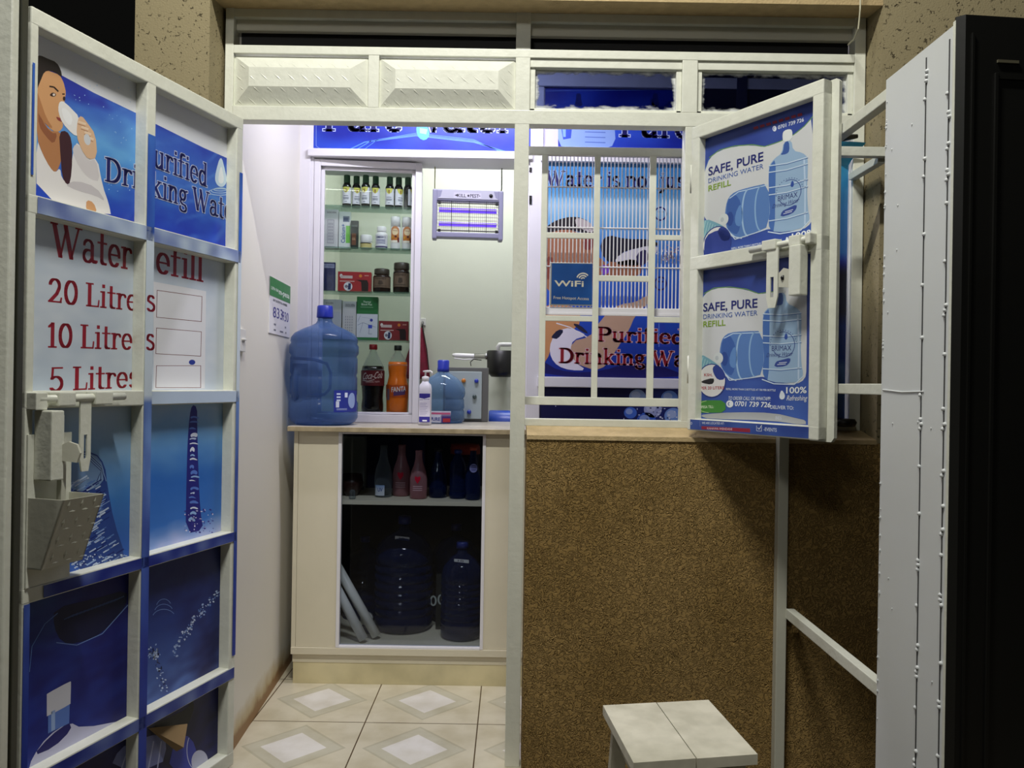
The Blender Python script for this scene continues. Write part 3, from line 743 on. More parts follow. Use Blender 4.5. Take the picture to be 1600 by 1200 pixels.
# lock guard: open-topped wedge of chequer plate
lg = MB(); zt, zb = dz(-.25), dz(-.396); s0, s1 = .006, .113; nt_, nb_ = .095, .04; th = .003
for sa in (s0, s1-th):
    lg.add([DF.pt(x, n, z) for x in (sa, sa+th) for n, z in ((.001, zb), (.001, zt), (nt_, zt), (nb_, zb))], [(0, 1, 2, 3), (4, 7, 6, 5), (0, 4, 5, 1), (1, 5, 6, 2), (2, 6, 7, 3), (3, 7, 4, 0)])
lg.add([DF.pt(x, n, z) for x in (s0, s1) for n, z in ((nt_, zt), (nb_, zb), (nb_-th, zb), (nt_-th, zt))], [(0, 1, 2, 3), (4, 7, 6, 5), (0, 4, 5, 1), (1, 5, 6, 2), (2, 6, 7, 3), (3, 7, 4, 0)])
lg.box((s0, .001, zb), (s1, nb_, zb+th), DF)
rows = 4
for r in range(rows):
    for k in range(3):
        for alt in (0, 1):
            t = (r+.35+.4*alt)/rows; n = nt_+(nb_-nt_)*t; z = zt+(zb-zt)*t; s = s0+.018+k*.034+alt*.014; dn = (nb_-nt_)/(zb-zt)
            h, wd = (.010, .0045) if not alt else (.003, .010)
            pts = [(s-wd, 0), (s, h), (s+wd, 0), (s, -h)]
            lg.add([DF.pt(x, n+dn*e+.0003, z+e) for x, e in pts] + [DF.pt(s, n+.0025, z)], [(0, 1, 4), (1, 2, 4), (2, 3, 4), (3, 0, 4)])
lg.build('lock_guard', GREYM, door, 'open-topped chequer plate lock guard')
MB().box((.004, .0005, zb-.04), (.115, .004, zt+.13), DF).build('backing_plate', WHITE, door)
# bolt rail with hasp
bo = MB()
zc = dz(-.047)
bo.tube([DF.pt(.012, .018, zc), DF.pt(.25, .018, zc+.004)], .009, 10)
bo.box((.002, 0, zc-.022), (.03, .026, zc+.014), DF, bev=.002); bo.box((.055, 0, zc-.015), (.10, .03, zc+.015), DF, bev=.003); bo.box((.155, 0, zc-.014), (.205, .03, zc+.016), DF, bev=.003)
bo.build('bolt', WHITE, door)
hp = MB()
def slotted(m, fr, s, n, zt, wd, ln, th):
    k = wd/2; zs = zt-ln*.48; ze = zt-ln*.82; iw = k*.3
    for x0, x1, z0, z1 in ((s-k, s+k, zs, zt), (s-k, s-iw, ze, zs), (s+iw, s+k, ze, zs)): m.box((x0, n, z0), (x1, n+th, z1), fr)
    m.prism([(s-k, ze), (s+k, ze), (s+k*.6, zt-ln), (s-k*.6, zt-ln)], fr, n, n+th)
slotted(hp, DF, .135, .018, zc-.005, .030, .155, .004)
hp.build('hasp', WHITE, door)
lk = MB()
lk.box((.018, .004, dz(-.215)), (.05, .05, dz(-.07)), DF, bev=.003); lk.box((.052, .004, dz(-.205)), (.07, .03, dz(-.08)), DF, bev=.002)
lk.build('bolt_housing', WHITE, door)
ey = MB()
for k in range(12): pass
ear = [(0.0, 0), (.028, -.004), (.034, .016), (.028, .034), (.012, .040), (0, .034)]
EF = Fr(DF.pt(.05, .05, 0), DF.n*.9 + DF.s*.5, -DF.s)
ey.prism([(x, dz(-.175)+z) for x, z in ear], EF, 0, .005); ey.lathe([(0, 0), (.007, 0), (.007, .008), (0, .008)], EF.pt(.017, 0, dz(-.157)), 12, axis='y')
ey.box((.052, .03, dz(-.27)), (.064, .042, dz(-.16)), DF)
ey.build('lock_eye', GREYM, door)
# hinge knuckles
for z in (.25, 1.05, 1.80): MB().tube([DF.pt(W+.008, -.02, z-.05), DF.pt(W+.008, -.02, z+.05)], .009, 10).build('hinge', WHITE, door)
# ------------------------------------------------------------------ window shutter, swung open on the right
h0, o0 = Vector((.506, 2.30, 0)), Vector((.736, 1.917, 0))
SF = Fr((h0.x, h0.y, 0), o0-h0, Vector((o0.y-h0.y, -(o0.x-h0.x), 0)))
SW = (o0-h0).length
zS0, zS1 = H-.124, H+.745
shut = thing('window_shutter', 'open white steel window shutter with two blue SAFE, PURE drinking water refill posters', 'shutter', SF.pt(SW/2, 0, zS0))
sf = MB(); nb = -.030
s_h = (0, SF.px(1090, 400)[0]); s_o = (SF.px(1266, 400)[0], SW)
zm = (H+.333, H+.372)
sf.box((0, nb, zS0), (s_h[1], 0, zS1), SF, bev=.003); sf.box((s_o[0], nb, zS0), (SW, 0, zS1), SF, bev=.003)
sf.box((0, nb, zS1-.036), (SW, .0004, zS1), SF, bev=.003); sf.box((0, nb, zm[0]), (SW, .0004, zm[1]), SF, bev=.003); sf.box((0, nb, zS0), (SW, .0004, zS0+.034), SF, bev=.003)
sf.build('frame', WHITE, shut)
MB().box((.004, -.027, zS0+.003), (SW-.004, -.024, zS1-.003), SF).build('sheet', WHITE, shut)
# outer closing flange round the free edge
fl = MB(); fl.prism([(SW-.05, zS0-.004), (SW+.012, zS0-.004), (SW+.020, zS0+.006), (SW+.020, zS1-.006), (SW+.012, zS1+.002), (SW-.05, zS1+.002)], SF, nb-.012, nb-.001)
fl.build('flange', WHITE, shut)
NV, GRN, LBL = (44, 62, 142), (128, 160, 42), (96, 134, 190)
def shutter_poster(ds_, dz_, lower):
    pxs = lambda x, y: (lambda q: (q[0]+ds_, q[1]+dz_))(SF.px(1060+x/3.75, 390+y/3.75, -.0235))
    A = Art(lambda s, z, off: SF.pt(s, -.0235+off, z), pxs)
    z0, z1 = (zS0+.034, zm[0]) if lower else (zm[1], zS1-.036)
    def bg(s, z):
        q = nz(s, z, 10)*.5; t = (z-z0)/(z1-z0)
        return mixc((62, 88, 166), (40, 54, 130), .4+q+(t-.4)*.4) if t > .28 else mixc((44, 66, 150), (80, 118, 190), .3+q)
    A.grid(s_h[1]-.002, s_o[0]+.002, z0-.002, z1+.002, 24, 24, bg)
    sw = [(118,560),(120,420),(124,330),(150,262),(210,228),(300,222),(400,236),(470,262),(560,250),(640,180 if lower else 226),(700,100 if lower else 190),(752,70 if lower else 140),(752,700),(742,760),(690,790),(600,780),(520,748),(440,742),(330,772),(270,740),(220,690),(160,640),(124,610)]
    A.smooth(sw, (206, 208, 210), 1, 2)
    A.line([(150,258),(210,225),(300,219),(400,232),(470,258),(560,246),(640,176 if lower else 222)] + ([] if lower else [(700,186),(752,136)]), 5, (104, 150, 74), 2)
    A.line([(150,262),(124,330),(120,420),(118,560)], 4, (70, 110, 180), 2)
    A.smooth([(86,650),(130,610),(200,650),(250,690),(230,760),(150,800),(88,800)], (120, 168, 186), 2, 2)
    for k in range(7): A.line([(90+k*12, 800-k*4), (130+k*14, 620+k*10)], 3, (176, 212, 214), 3)
    # jug lying down
    A.smooth([(246,560),(262,512),(300,486),(380,478),(500,476),(500,730),(420,748),(330,768),(290,745),(254,700),(240,630)], (88, 126, 186), 4, 2)
    A.smooth([(250,560),(268,516),(300,496),(336,560),(340,650),(318,740),(288,730),(252,690)], (60, 96, 166), 5, 2)
    A.ring(375, 625, 34, 135, 9, (158, 190, 222), 6, 90, 270); A.ring(450, 615, 34, 130, 8, (140, 176, 214), 6, 90, 270)
    A.line([(268,520),(320,492),(490,486)], 5, (190, 212, 234), 6); A.line([(246,700),(300,752),(340,768)], 6, (196, 214, 234), 6)
    A.smooth([(300,620),(330,560),(344,600),(344,660),(330,700),(300,680)], (96, 138, 196), 6, 2)
    A.smooth([(244,620),(276,590),(296,640),(276,690),(246,660)], (44, 74, 146), 6, 2); A.ell(234, 636, 28, 34, (208, 214, 214), 7); A.ell(226, 636, 10, 14, (184, 192, 196), 8)
    # jug standing
    A.smooth([(494,420),(498,372),(530,338),(570,318),(580,254),(626,250),(636,316),(690,338),(720,370),(722,440),(716,560),(722,680),(732,720),(722,766),(660,784),(540,776),(494,740),(494,690),(502,640),(496,560)], (150, 178, 208), 8, 2)
    A.smooth([(494,420),(504,372),(536,342),(534,500),(530,772),(500,744),(494,690),(504,640),(496,560)], (72, 110, 178), 9, 2)
    A.smooth([(560,326),(578,310),(584,256),(612,252),(616,312),(600,328)], (62, 92, 160), 9, 2)
    for y in (370, 408, 498, 540, 692): A.line([(496,y+6),(600,y+12),(722,y)], 6, (196, 214, 232), 10); A.line([(496,y+12),(600,y+18),(722,y+6)], 3, (62, 98, 164), 10)
    A.line([(700,380),(706,560),(704,760)], 9, (186, 206, 230), 10)
    A.smooth([(578,256),(574,206),(584,188),(612,184),(632,194),(632,250)], (222, 226, 226), 10, 2)
    A.ring(616, 556, 66, 74, 4, (60, 76, 140), 11, -110, 150)
    for k in range(16): A.ell(616+78*math.cos(.2+k*.2), 556-84*math.sin(.2+k*.2), 3, 3, (60, 76, 140), 11, n=6)
    A.smooth([(632,484),(643,510),(636,528),(625,526),(620,512)], (50, 80, 160), 11, 2)
    A.sans('BRIMAX', (548, 594), (662, 590), 30, (40, 50, 118), 12, False)
    A.sans('Drinking Water', (516, 630), (668, 622), 24, (52, 64, 130), 12, False, .35)
    A.smooth([(560,690),(572,656),(600,648),(658,632),(656,660),(630,684)], (56, 76, 150), 11, 2)
    A.line([(590,664),(636,660)], 4, (210, 216, 232), 12); A.line([(580,674),(630,670)], 4, (210, 216, 232), 12)
    A.line([(490,760),(560,786),(680,790),(734,740)], 6, (206, 222, 240), 11); A.line([(250,690),(300,766),(420,752),(490,742)], 5, (206, 222, 240), 11)
    A.sans('SAFE, PURE', (146, 363), (464, 338), 48, (34, 40, 112), 12)
    A.sans('DRINKING WATER', (146, 407), (464, 384), 27, (64, 96, 168), 12, False)
    A.sans('REFILL', (146, 454), (277, 444), 33, GRN, 12)
    # round price badge
    A.ell(196, 768, 84, 100, (40, 58, 132), 12); A.ell(196, 768, 78, 94, (224, 222, 222), 13)
    A.smooth([(200,690),(226,672),(268,712),(276,760),(232,766),(206,726)], (44, 62, 142), 14, 2)
    if lower:
        A.sans('KSH,', (152, 742), (200, 742), 16, (168, 30, 40), 15); A.sans('PER 20 LITERS', (132, 820), (268, 818), 17, (168, 30, 40), 15)
        A.smooth([(134,770),(206,750),(212,772),(196,792),(140,782)], (40, 40, 44), 15, 2)
        A.sans('REFILL MORE THAN 2 BOTTLES AT 700 PER BOTTLE', (280, 822), (570, 830), 11, (206, 216, 234), 12)
        A.smooth([(606,820),(626,850),(622,874),(604,880),(592,868),(594,846)], (220, 228, 236), 12, 2)
        A.sans('100%', (632, 842), (752, 840), 36, (232, 236, 240), 12); A.sans('Refreshing', (634, 884), (752, 884), 30, (232, 236, 240), 12, False, .3)
        A.sans('TO ORDER CALL OR WHATAPP:', (292, 880), (540, 884), 20, (206, 216, 234), 12, True, .2)
        A.ell(302, 904, 21, 21, (232, 236, 240), 12); A.ring(302, 904, 9, 9, 5, (60, 90, 160), 13, 100, 260)
        A.sans('0701 739 726', (330, 916), (540, 924), 28, (236, 240, 244), 12, True, .15)
        A.sans('DELIVER TO:', (540, 932), (676, 938), 20, (214, 222, 236), 12)
        A.smooth([(112,900),(120,886),(180,882),(276,884),(278,954),(180,956),(122,956),(112,944)], (70, 138, 60), 12, 2)
        A.ring(192, 920, 78, 36, 3, (190, 214, 150), 13, 100, 250)
        A.sans('MPESA TILL:', (126, 930), (208, 928), 15, (216, 230, 200), 13)
        A.smooth([(150,964),(330,952),(560,956),(700,990),(748,1000),(748,1030),(540,1000),(180,992),(130,976)], (168, 170, 172), 14, 2)
        A.sans('BES', (570, 994), (606, 996), 18, (190, 196, 208), 15)
    else:
        A.smooth([(120,800),(128,712),(200,690),(262,700),(278,760),(268,860),(130,860)], (44, 62, 142), 14, 2)
        A.sans('REFILL MORE THAN 2 BOTTLES AT 700 PER BOTTLE', (280, 822), (570, 830), 11, (206, 216, 234), 12)
        A.smooth([(600,806),(616,838),(600,842),(590,836)], (220, 228, 236), 12, 2)
        A.sans('100%', (628, 836), (758, 832), 36, (232, 236, 240), 12)
        A.px = lambda x, y: SF.px(1060+x/4.8, 160+y/4.8, -.0235)
        A.ell(722, 197, 15, 21, (214, 220, 236), 12); A.ring(722, 197, 7, 9, 4, (60, 80, 150), 13, 100, 260)
        A.sans('0701 739 726', (748, 202), (942, 142), 27, (214, 220, 236), 12)
        for k in range(8): A.line([(566+k*47, 196-k*14), (600+k*47, 186-k*14)], 20, (140, 40, 66), 12)
        A.px = pxs
        A.smooth([(540,846),(600,826),(752,830),(752,870),(540,880)], (36, 36, 150), 14, 2)
    return A
shutter_poster(0, 0, True).build('poster', shut, 'lower poster with a red KSH price badge and torn bottom edge')
shutter_poster(.012, .385, False).build('poster', shut, 'upper poster with the phone number at its top right')
A = plane_art(SF, .0008)
z6 = lambda x, y: (1060+x/6.154, 600+y/6.154)
A.grid(.012, s_o[0]+.004, zS0+.003, zS0+.031, 20, 3, lambda s, z: mixc((48, 70, 144), (66, 94, 168), .5+nz(s, z, 20)))
A.poly([z6(222, 405), z6(690, 428), z6(690, 466), z6(222, 434)], (150, 40, 62), 2)
A.sans('WE ARE LOCATED AT:', z6(226, 384), z6(440, 390), 3.4, (206, 212, 230), 3); A.sans('KAHAWA WENDANI', z6(276, 436), z6(516, 444), 3.2, (220, 190, 200), 3)
A.line([z6(752, 400), z6(752, 450), z6(800, 454), z6(800, 410)], .8, (200, 206, 224), 3); A.line([z6(764, 420), z6(776, 436), z6(802, 396)], 1.0, (230, 234, 240), 4)
A.sans('-EVENTS', z6(820, 450), z6(945, 460), 5.4, (206, 214, 232), 3)
A.ring(*z6(124, 378), 1.1, 1.8, .6, (206, 212, 230), 3); A.line([z6(208, 340), z6(208, 410)], .3, (160, 170, 200), 3)
A.build('sticker_strip', shut)
# bolt, hasp and padlock eye of the shutter
bm_ = MB(); zc = H+.362
sp = lambda x, y: SF.px(x, y, .015)[0]
bm_.tube([SF.pt(sp(1172, 402), .014, zc-.004), SF.pt(sp(1262, 384), .014, zc)], .008, 10)
for a0, a1 in ((1194, 1216), (1236, 1254), (1262, 1270)): bm_.box((sp(a0, 395), .0005, zc-.013), (sp(a1, 390), .026, zc+.013), SF, bev=.003)
bm_.build('bolt', WHITE, shut)
hp = MB(); slotted(hp, SF, sp(1209, 440), .018, zc-.010, .036, .150, .004); hp.build('hasp', WHITE, shut)
lk = MB(); lk.box((sp(1238, 440), .0005, zc-.135), (sp(1256, 440), .03, zc-.012), SF, bev=.003)
lk.build('bolt_housing', WHITE, shut)
ey = MB(); s_ = sp(1229, 440)
ey.prism([(s_-.016, zc-.11), (s_+.018, zc-.114), (s_+.018, zc-.07), (s_-.002, zc-.064), (s_-.016, zc-.075)], SF, .020, .025)
ey.lathe([(0, 0), (.006, 0), (.006, .006), (0, .006)], SF.pt(s_, .026, zc-.088), 12, axis='y', mi=1)
ey.build('lock_eye', [GREYM, DARK], shut)
for z in (H+.05, H+.6): MB().tube([SF.pt(-.006, -.012, z-.04), SF.pt(-.006, -.012, z+.04)], .008, 10).build('hinge', WHITE, shut)

# ------------------------------------------------------------------ steel side gate on the right
GX = .785
g = thing('steel_gate', 'steel gate at the right with welded white side and black sheet front', 'gate', (GX+.3, 1.55, 0))
y1, y2 = 1.70, 1.437
ztop = H+.658
sd = MB()
sd.box((GX, y2, .0), (GX+.02, y1, ztop))
sd.build('side_panel', mat('white_steel_sheet', (222, 225, 226), .34, bump=.10, bscale=6, var=.04, vscale=3), g, 'white painted side sheet')
def yat(px): return GX/((px-800)/F)
ws = MB()
for px_ in (1440, 1476):
    y = yat(px_)
    ws.box((GX-.0015, y-.0012, .02), (GX+.001, y+.0012, ztop-.02), mi=1)
    z = .05
    while z < ztop-.03:
        for q in range(random.choice((1, 1, 2, 3))):
            ws.lathe([(0, -.004), (.0035, -.003), (.0042, 0), (.003, .003), (0, .004)], (GX-.0008, y+random.uniform(-.004, .004), z+q*.009), 7)
        z += random.uniform(.03, .12)
for k in range(26):
    ws.lathe([(0, -.0025), (.0022, 0), (0, .0025)], (GX-.0004, random.uniform(y2+.02, y1-.004) if k % 2 else y1-.006, random.uniform(.3, ztop-.04)), 6)
for k in range(26): ws.lathe([(0, -.004), (.003, 0), (0, .004)], (GX-.0006, y1-.004-random.random()*.003, .5+random.random()*1.25), 6)
ws.tube([(GX-.0005, yat(1380), H+.0), (GX-.0005, yat(1410), H-.004), (GX-.0005, yat(1444), H-.002)], .0018, 6)
ws.build('weld_seam', [mat('white_steel_sheet', (222, 225, 226)), mat('dark_gap', (70, 70, 72), .7)], bpy.data.objects['side_panel'])
bk = MB()
fw = .82
bk.add([(GX-.0, y2-.004, 0), (GX+.012, y2-.014, 0), (GX+fw, y2+.06, 0), (GX+fw, y2+.085, 0), (GX+.02, y2-.0, 0), (GX-.0, y2-.0005, 0)] +
       [(GX-.0, y2-.004, ztop+.012), (GX+.012, y2-.014, ztop+.012), (GX+fw, y2+.06, ztop+.012), (GX+fw, y2+.085, ztop+.012), (GX+.02, y2-.0, ztop+.012), (GX-.0, y2-.0005, ztop+.012)],
       [(0, 1, 7, 6), (1, 2, 8, 7), (2, 3, 9, 8), (3, 4, 10, 9), (4, 5, 11, 10), (5, 0, 6, 11), (6, 7, 8, 9, 10, 11), (5, 4, 3, 2, 1, 0)])
bk.build('front_panel', BLACKP, g, 'black sheet front')
KF = Fr((GX+.012, y2-.014, 0), (fw-.012, .074, 0), (.074, -(fw-.012), 0))
rb = MB(); rb.box((.055, 0, .1), (.062, .004, ztop-.09), KF, bev=.001); rb.box((.012, .0, .05), (.016, .003, ztop-.02), KF); rb.box((.062, 0, ztop-.10), (.7, .003, ztop-.094), KF)
rb.box((.06, .0, ztop-.071), (.10, .003, ztop-.066), KF, mi=1)
rb.build('pressed_rib', [BLACKP, mat('dull_brass_scratch', (96, 92, 74), .5)], bpy.data.objects['front_panel'])
MB().box((GX-.0005, y2-.004, .0), (GX+.006, y2+.004, ztop+.006)).build('white_edge', WHITE, g)
MB().box((.760, 2.266, 0), (.788, 2.297, H+.55), bev=.002).build('post', GREYM, g)
zu = H+.628
rl = MB()
MB().box((GX+.001, y1-.001, zu-.013), (GX+.025, 2.268, zu+.013), bev=.002).build('rail', WHITE, g)
MB().box((GX+.001, y1-.001, H-.011), (GX+.025, 2.268, H+.013), bev=.002).build('rail', WHITE, g)
MB().box((GX+.001, y1-.001, H-.652), (GX+.025, 2.268, H-.624), bev=.002).build('rail', WHITE, g)
# hold-open bracket welded to the frame on the right reveal
yb = 2.20; xb0, zb_ = XZ(1296, 238, yb); xb1 = XZ(1388, 238, yb)[0]
br = thing('stay_bracket', 'short white angle bracket welded to the right edge of the window frame', 'bracket', (xb1, yb, zb_))
MB().box((xb0, yb-.012, zb_-.012), (xb1+.012, yb+.012, zb_+.014), bev=.002).build('cross_bar', WHITE, br)
xe = rX[0]-.012
MB().box((xe, yb+.012, zb_-.024), (xe+.022, YF+.002, zb_-.002), bev=.002).build('stay', WHITE, br)

# ------------------------------------------------------------------ dark gate edge on the far left
lg_ = thing('steel_gate', 'narrow white edge and dark steel face of a folded gate left of the poster door', 'gate', (-1.08, 1.5, 0))
x9 = (11-800)/F*1.45
MB().box((x9-.10, 1.45, 0), (x9, 1.47, H+.78), bev=.003).build('edge_post', WHITE, lg_, 'white painted edge')
x40 = XZ(41, 400, 1.50)[0]
MB().box((x9-.16, 1.478, 0), (x40-.012, 1.490, H+.78), bev=.002).build('face_sheet', OLIVE, lg_, 'dark olive steel face')
MB().box((x40-.0115, 1.476, 0), (x40, 1.496, H+.78), bev=.002).build('face_frame', OLIVE, lg_)
# ------------------------------------------------------------------ rolled banner in the opening behind the shutter
bx0, bx1 = .80, 1.005
def bcol(s, z):
    v = z-H; q = nz(s*2, z, 8)*.4
    c = ramp(.75-v, (0, (46, 150, 190)), (.1, (52, 146, 200)), (.2, (58, 128, 196)), (.34, (48, 104, 180)), (.37, (30, 36, 130)), (.40, (16, 18, 46)), (.52, (18, 20, 52)), (.56, (28, 48, 120)), (.66, (34, 60, 138)), (.68, (78, 112, 170)), (.74, (70, 104, 166)), (.95, (34, 58, 134)), (1.2, (30, 46, 110)))
    return mixc(c, (255, 255, 255), max(0, q*.12))
def bmap(s, z, off):
    t = (s-bx0)/(bx1-bx0); v = z-H
    y = 2.425 - .035*math.sin(t*math.pi*.9)
    x = s
    if v > .68: k = (v-.68)/.05; y -= .05*k*t; x = s + .03*k*t
    return (x, y-off, z)
B = Art(bmap)
B.grid(bx0, bx1, H-.10, H+.73, 14, 60, bcol)
B.poly([(.952+.030*math.cos(t), H+.125+.075*math.sin(t)) for t in [math.pi*k/12 - math.pi/2 for k in range(13)]], (12, 12, 20), 2)
ban = thing('banner', 'curled blue vinyl banner hanging behind the open shutter', 'banner', (.90, 2.41, H-.10))
B.build('sheet', ban)
cr = MB()
cr.tube([(bx0+.05, 2.40, H+.735), (.965, 2.375, H+.745), (1.012, 2.37, H+.75)], [.008, .012, .006], 10)
cr.build('curled_edge', DARK, ban, 'black curled top edge'); cr = MB()
cr.lathe([(0, -.014), (.03, -.012), (.036, 0), (.03, .01), (0, .012)], (.985, 2.37, H-.098), 16)
cr.build('curled_edge', DARK, ban, 'black curled bottom edge')
# cable
cb = MB(); cb.tube([P(1345, -30, 2.27), P(1344, 15, 2.27), P(1341, 45, 2.28), P(1334, 62, 2.32), P(1325, 70, 2.39)], .0022, 6)
tag(cb.build('cable', mat('cream_cable', (200, 196, 170), .5)), 'thin cream cable hanging down at the top right of the shop front', 'cable')
# ------------------------------------------------------------------ stool
ZS = H-.75
def sp2(px, py):
    r = ray(px, py); t = (ZS-H)/r.z; return (r.x*t, t)
cs = [sp2(942, 1102), sp2(1107, 1093), sp2(1184, 1178), sp2(990, 1192)]   # back-left, back-right, front-right, front-left
cx, cy = sum(c[0] for c in cs)/4, sum(c[1] for c in cs)/4
stool = thing('stool', 'small square white painted wooden stool in front of the brown wall', 'stool', (cx, cy, 0))
def quad_slab(m, q, z0, z1, mi=0):
    m.add([(x, y, z0) for x, y in q] + [(x, y, z1) for x, y in q], [(3, 2, 1, 0), (4, 5, 6, 7)] + [(i, (i+1) % 4, (i+1) % 4+4, i+4) for i in range(4)], mi)
L2 = lambda p, q, t: (p[0]*(1-t)+q[0]*t, p[1]*(1-t)+q[1]*t)
WOOD = mat('worn_white_wood', (224, 219, 200), .55, bump=.15, bscale=40, var=.22, vscale=16)
def rquad(q, r=.004): return q
m1_ = MB(); quad_slab(m1_, [cs[0], L2(cs[0], cs[1], .495), L2(cs[3], cs[2], .495), cs[3]], ZS-.022, ZS); m1_.build('seat_board', WOOD, stool)
m1_ = MB(); quad_slab(m1_, [L2(cs[0], cs[1], .505), cs[1], cs[2], L2(cs[3], cs[2], .505)], ZS-.022, ZS-.0005); m1_.build('seat_board', WOOD, stool)
ins = lambda p, k: (p[0]+(cx-p[0])*k, p[1]+(cy-p[1])*k)
WOOD2 = mat('stool_leg_paint', (190, 184, 164), .6, bump=.15, var=.2, vscale=14)
for p in cs:
    t, b_ = ins(p, .26), ins(p, .10); k = .017; m = MB()
    V = [(t[0]+i*k, t[1]+j*k, ZS-.022) for i, j in ((-1,-1),(1,-1),(1,1),(-1,1))] + [(b_[0]+i*k, b_[1]+j*k, 0) for i, j in ((-1,-1),(1,-1),(1,1),(-1,1))]
    m.add(V, [(0, 1, 2, 3), (7, 6, 5, 4)] + [(i, i+4, (i+1) % 4+4, (i+1) % 4) for i in range(4)]); m.build('leg', WOOD2, stool)
for i in range(4):
    p, q = ins(cs[i], .27), ins(cs[(i+1) % 4], .27); m = MB()
    d = Vector((q[0]-p[0], q[1]-p[1], 0)); fr_ = Fr((p[0], p[1], 0), d, (d.y, -d.x, 0))
    m.box((.012, -.006, ZS-.085), (d.length-.012, .006, ZS-.022), fr_); m.build('apron', WOOD2, stool)
# ------------------------------------------------------------------ partition line (fixed white aluminium + banners)
part = thing('wall_partition', 'white aluminium partition with serving hatch behind the counter', 'partition', (.1, YP, 0), kind='structure')
ZW = H-.17                                   # worktop top
pm = MB(); PW = .16
xL0, xL1 = XZ(467, 400, YP)[0], XZ(483, 400, YP)[0]
xR0, xR1 = XZ(826, 420, YP)[0], XZ(846, 420, YP)[0]
zH0, zH1 = XZ(640, 247, YP)[1], XZ(640, 235, YP)[1]
pm.box((xL0-.02, YP, 0), (xL1, YP+.05, 2.72), bev=.002)
pm.box((xL1-.004, YP+.008, ZW), (xL1+.012, YP+.05, zH0), bev=.002)
pm.box((xR0, YP, 0), (xR1, YP+.06, 2.72), bev=.002)
pm.box((xR0-.012, YP+.012, ZW), (xR0, YP+.06, zH0), bev=.002)
pm.box((xL1-.01, YP-.014, zH0), (xR0+.01, YP+PW, zH1), bev=.003)
zT0 = XZ(960, 137, YP)[1]
pm.box((xL0, YP-.008, zT0), (1.26, YP+.06, zT0+.045), bev=.003)
zq0, zq1 = XZ(950, 606, YP)[1], XZ(950, 590, YP)[1]
pm.box((xR1-.01, YP-.016, zq0), (1.26, YP+.02, zq1), bev=.003)
zq2 = XZ(950, 254, YP)[1]; zq3 = XZ(950, 231, YP)[1]
pm.box((xR1-.01, YP-.010, zq2), (1.26, YP+.02, zq3), bev=.003)
pm.build('rail', ALU, part)
MB().box((xR1-.004, YP+.012, 0), (1.26, YP+.03, 2.72)).box((xL1, YP+.012, zH1-.004), (xR0+.004, YP+.03, 2.72)).build('board', ALU, part)
# aluminium profile clips
hw = MB()
for py in (262, 306, 312): hw.box((XZ(827, py, YP)[0], YP-.004, XZ(830, py+7, YP)[1]), (XZ(831, py, YP)[0], YP+.001, XZ(830, py, YP)[1]))
hw.build('clip', DARK, part)
PF = Fr((0, YP, 0), (1, 0, 0), (0, -1, 0))
WAVE = lambda s, z: mixc((20, 34, 150), (44, 84, 206), .35 + nz(s, z*2, 6)*.8)
def banner_top(name, label, x0, x1, z0, z1, fn):
    A = plane_art(PF, -.0115 if False else -.011)
    A.grid(x0, x1, z0, z1, 50, 30, WAVE); fn(A)
    o = A.build('poster'); o.name = name; return tag(o, label, 'banner')
INK = (22, 20, 92)
def f1(A):
    A.serif('Pure water', (505, 204), (803, 207), 40, INK, (176, 190, 236), 3)
    for k in range(3): A.line([(520+k*16, 246), (570+k*10, 222-k*2), (650, 212-k*2), (740, 222-k*2), (800, 240+k*3)], 1.6-k*.4, (90, 140, 226), 2)
    A.smooth([(652,192),(668,196),(672,212),(664,220),(654,216),(650,204)], (86, 176, 226), 6, 2); A.poly([(656,200),(668,202),(666,210),(656,208)], (150, 210, 240), 7)
    A.line([(494, 100), (494, 228), (500, 232)], .7, (130, 150, 216), 2); A.line([(500, 232), (803, 238)], .7, (110, 130, 206), 2)
banner_top('header_banner', 'blue Pure water banner above the glass cabinet and hatch', xL1+.008, xR0-.004, zH1, zT0, f1)
def f2(A):
    A.poly([(832, 196), (872, 197), (872, 232), (832, 231)], (196, 192, 226), 2); A.poly([(826, 196), (832, 196), (832, 231), (826, 231)], (40, 56, 180), 3)
    A.smooth([(872,190),(960,190),(962,226),(940,234),(890,234),(872,226)], (132, 160, 222), 3, 2)
    A.poly([(876, 196), (894, 196), (892, 216), (880, 218)], (40, 70, 190), 4); A.poly([(878, 196), (884, 196), (884, 214), (880, 214)], (120, 160, 226), 5)
    for y in (198, 206, 214, 222): A.line([(914, y), (946, y+1)], 1.4, (84, 110, 190), 4)
    A.serif('Pure w', (968, 213), (1135, 217), 40, INK, (176, 190, 236), 4)
    A.line([(850, 160), (850, 142), (1056, 140), (1066, 150)], 1.0, (110, 140, 210), 3)
    for x in (904, 1024):
        A.smooth([(x-4, 146), (x+4, 146), (x+4, 156), (x+7, 166), (x-7, 166), (x-4, 156)], (20, 34, 120), 4, 2)
    A.ring(1032, 158, 14, 10, 4, (24, 40, 130), 4, 0, 200)
    A.line([(1060, 160), (1200, 196)], 2, (70, 100, 190), 3)
banner_top('header_banner', 'blue Pure banner with a printed water jug above the barred window', xR1+.004, XZ(1085, 160, YP)[0], zq3, zT0, f2)
MB().box((XZ(1086, 160, YP)[0], YP-.006, zq3+.002), (1.26, YP+.011, 2.72)).build('dark_board', mat('navy_board', (34, 36, 66), .5), part)
MB().box((XZ(1150, 160, YP)[0], YP-.012, zq3+.002), (XZ(1166, 160, YP)[0], YP-.006, 2.7)).build('dark_rail', mat('slate_rail', (60, 62, 92), .5), part)
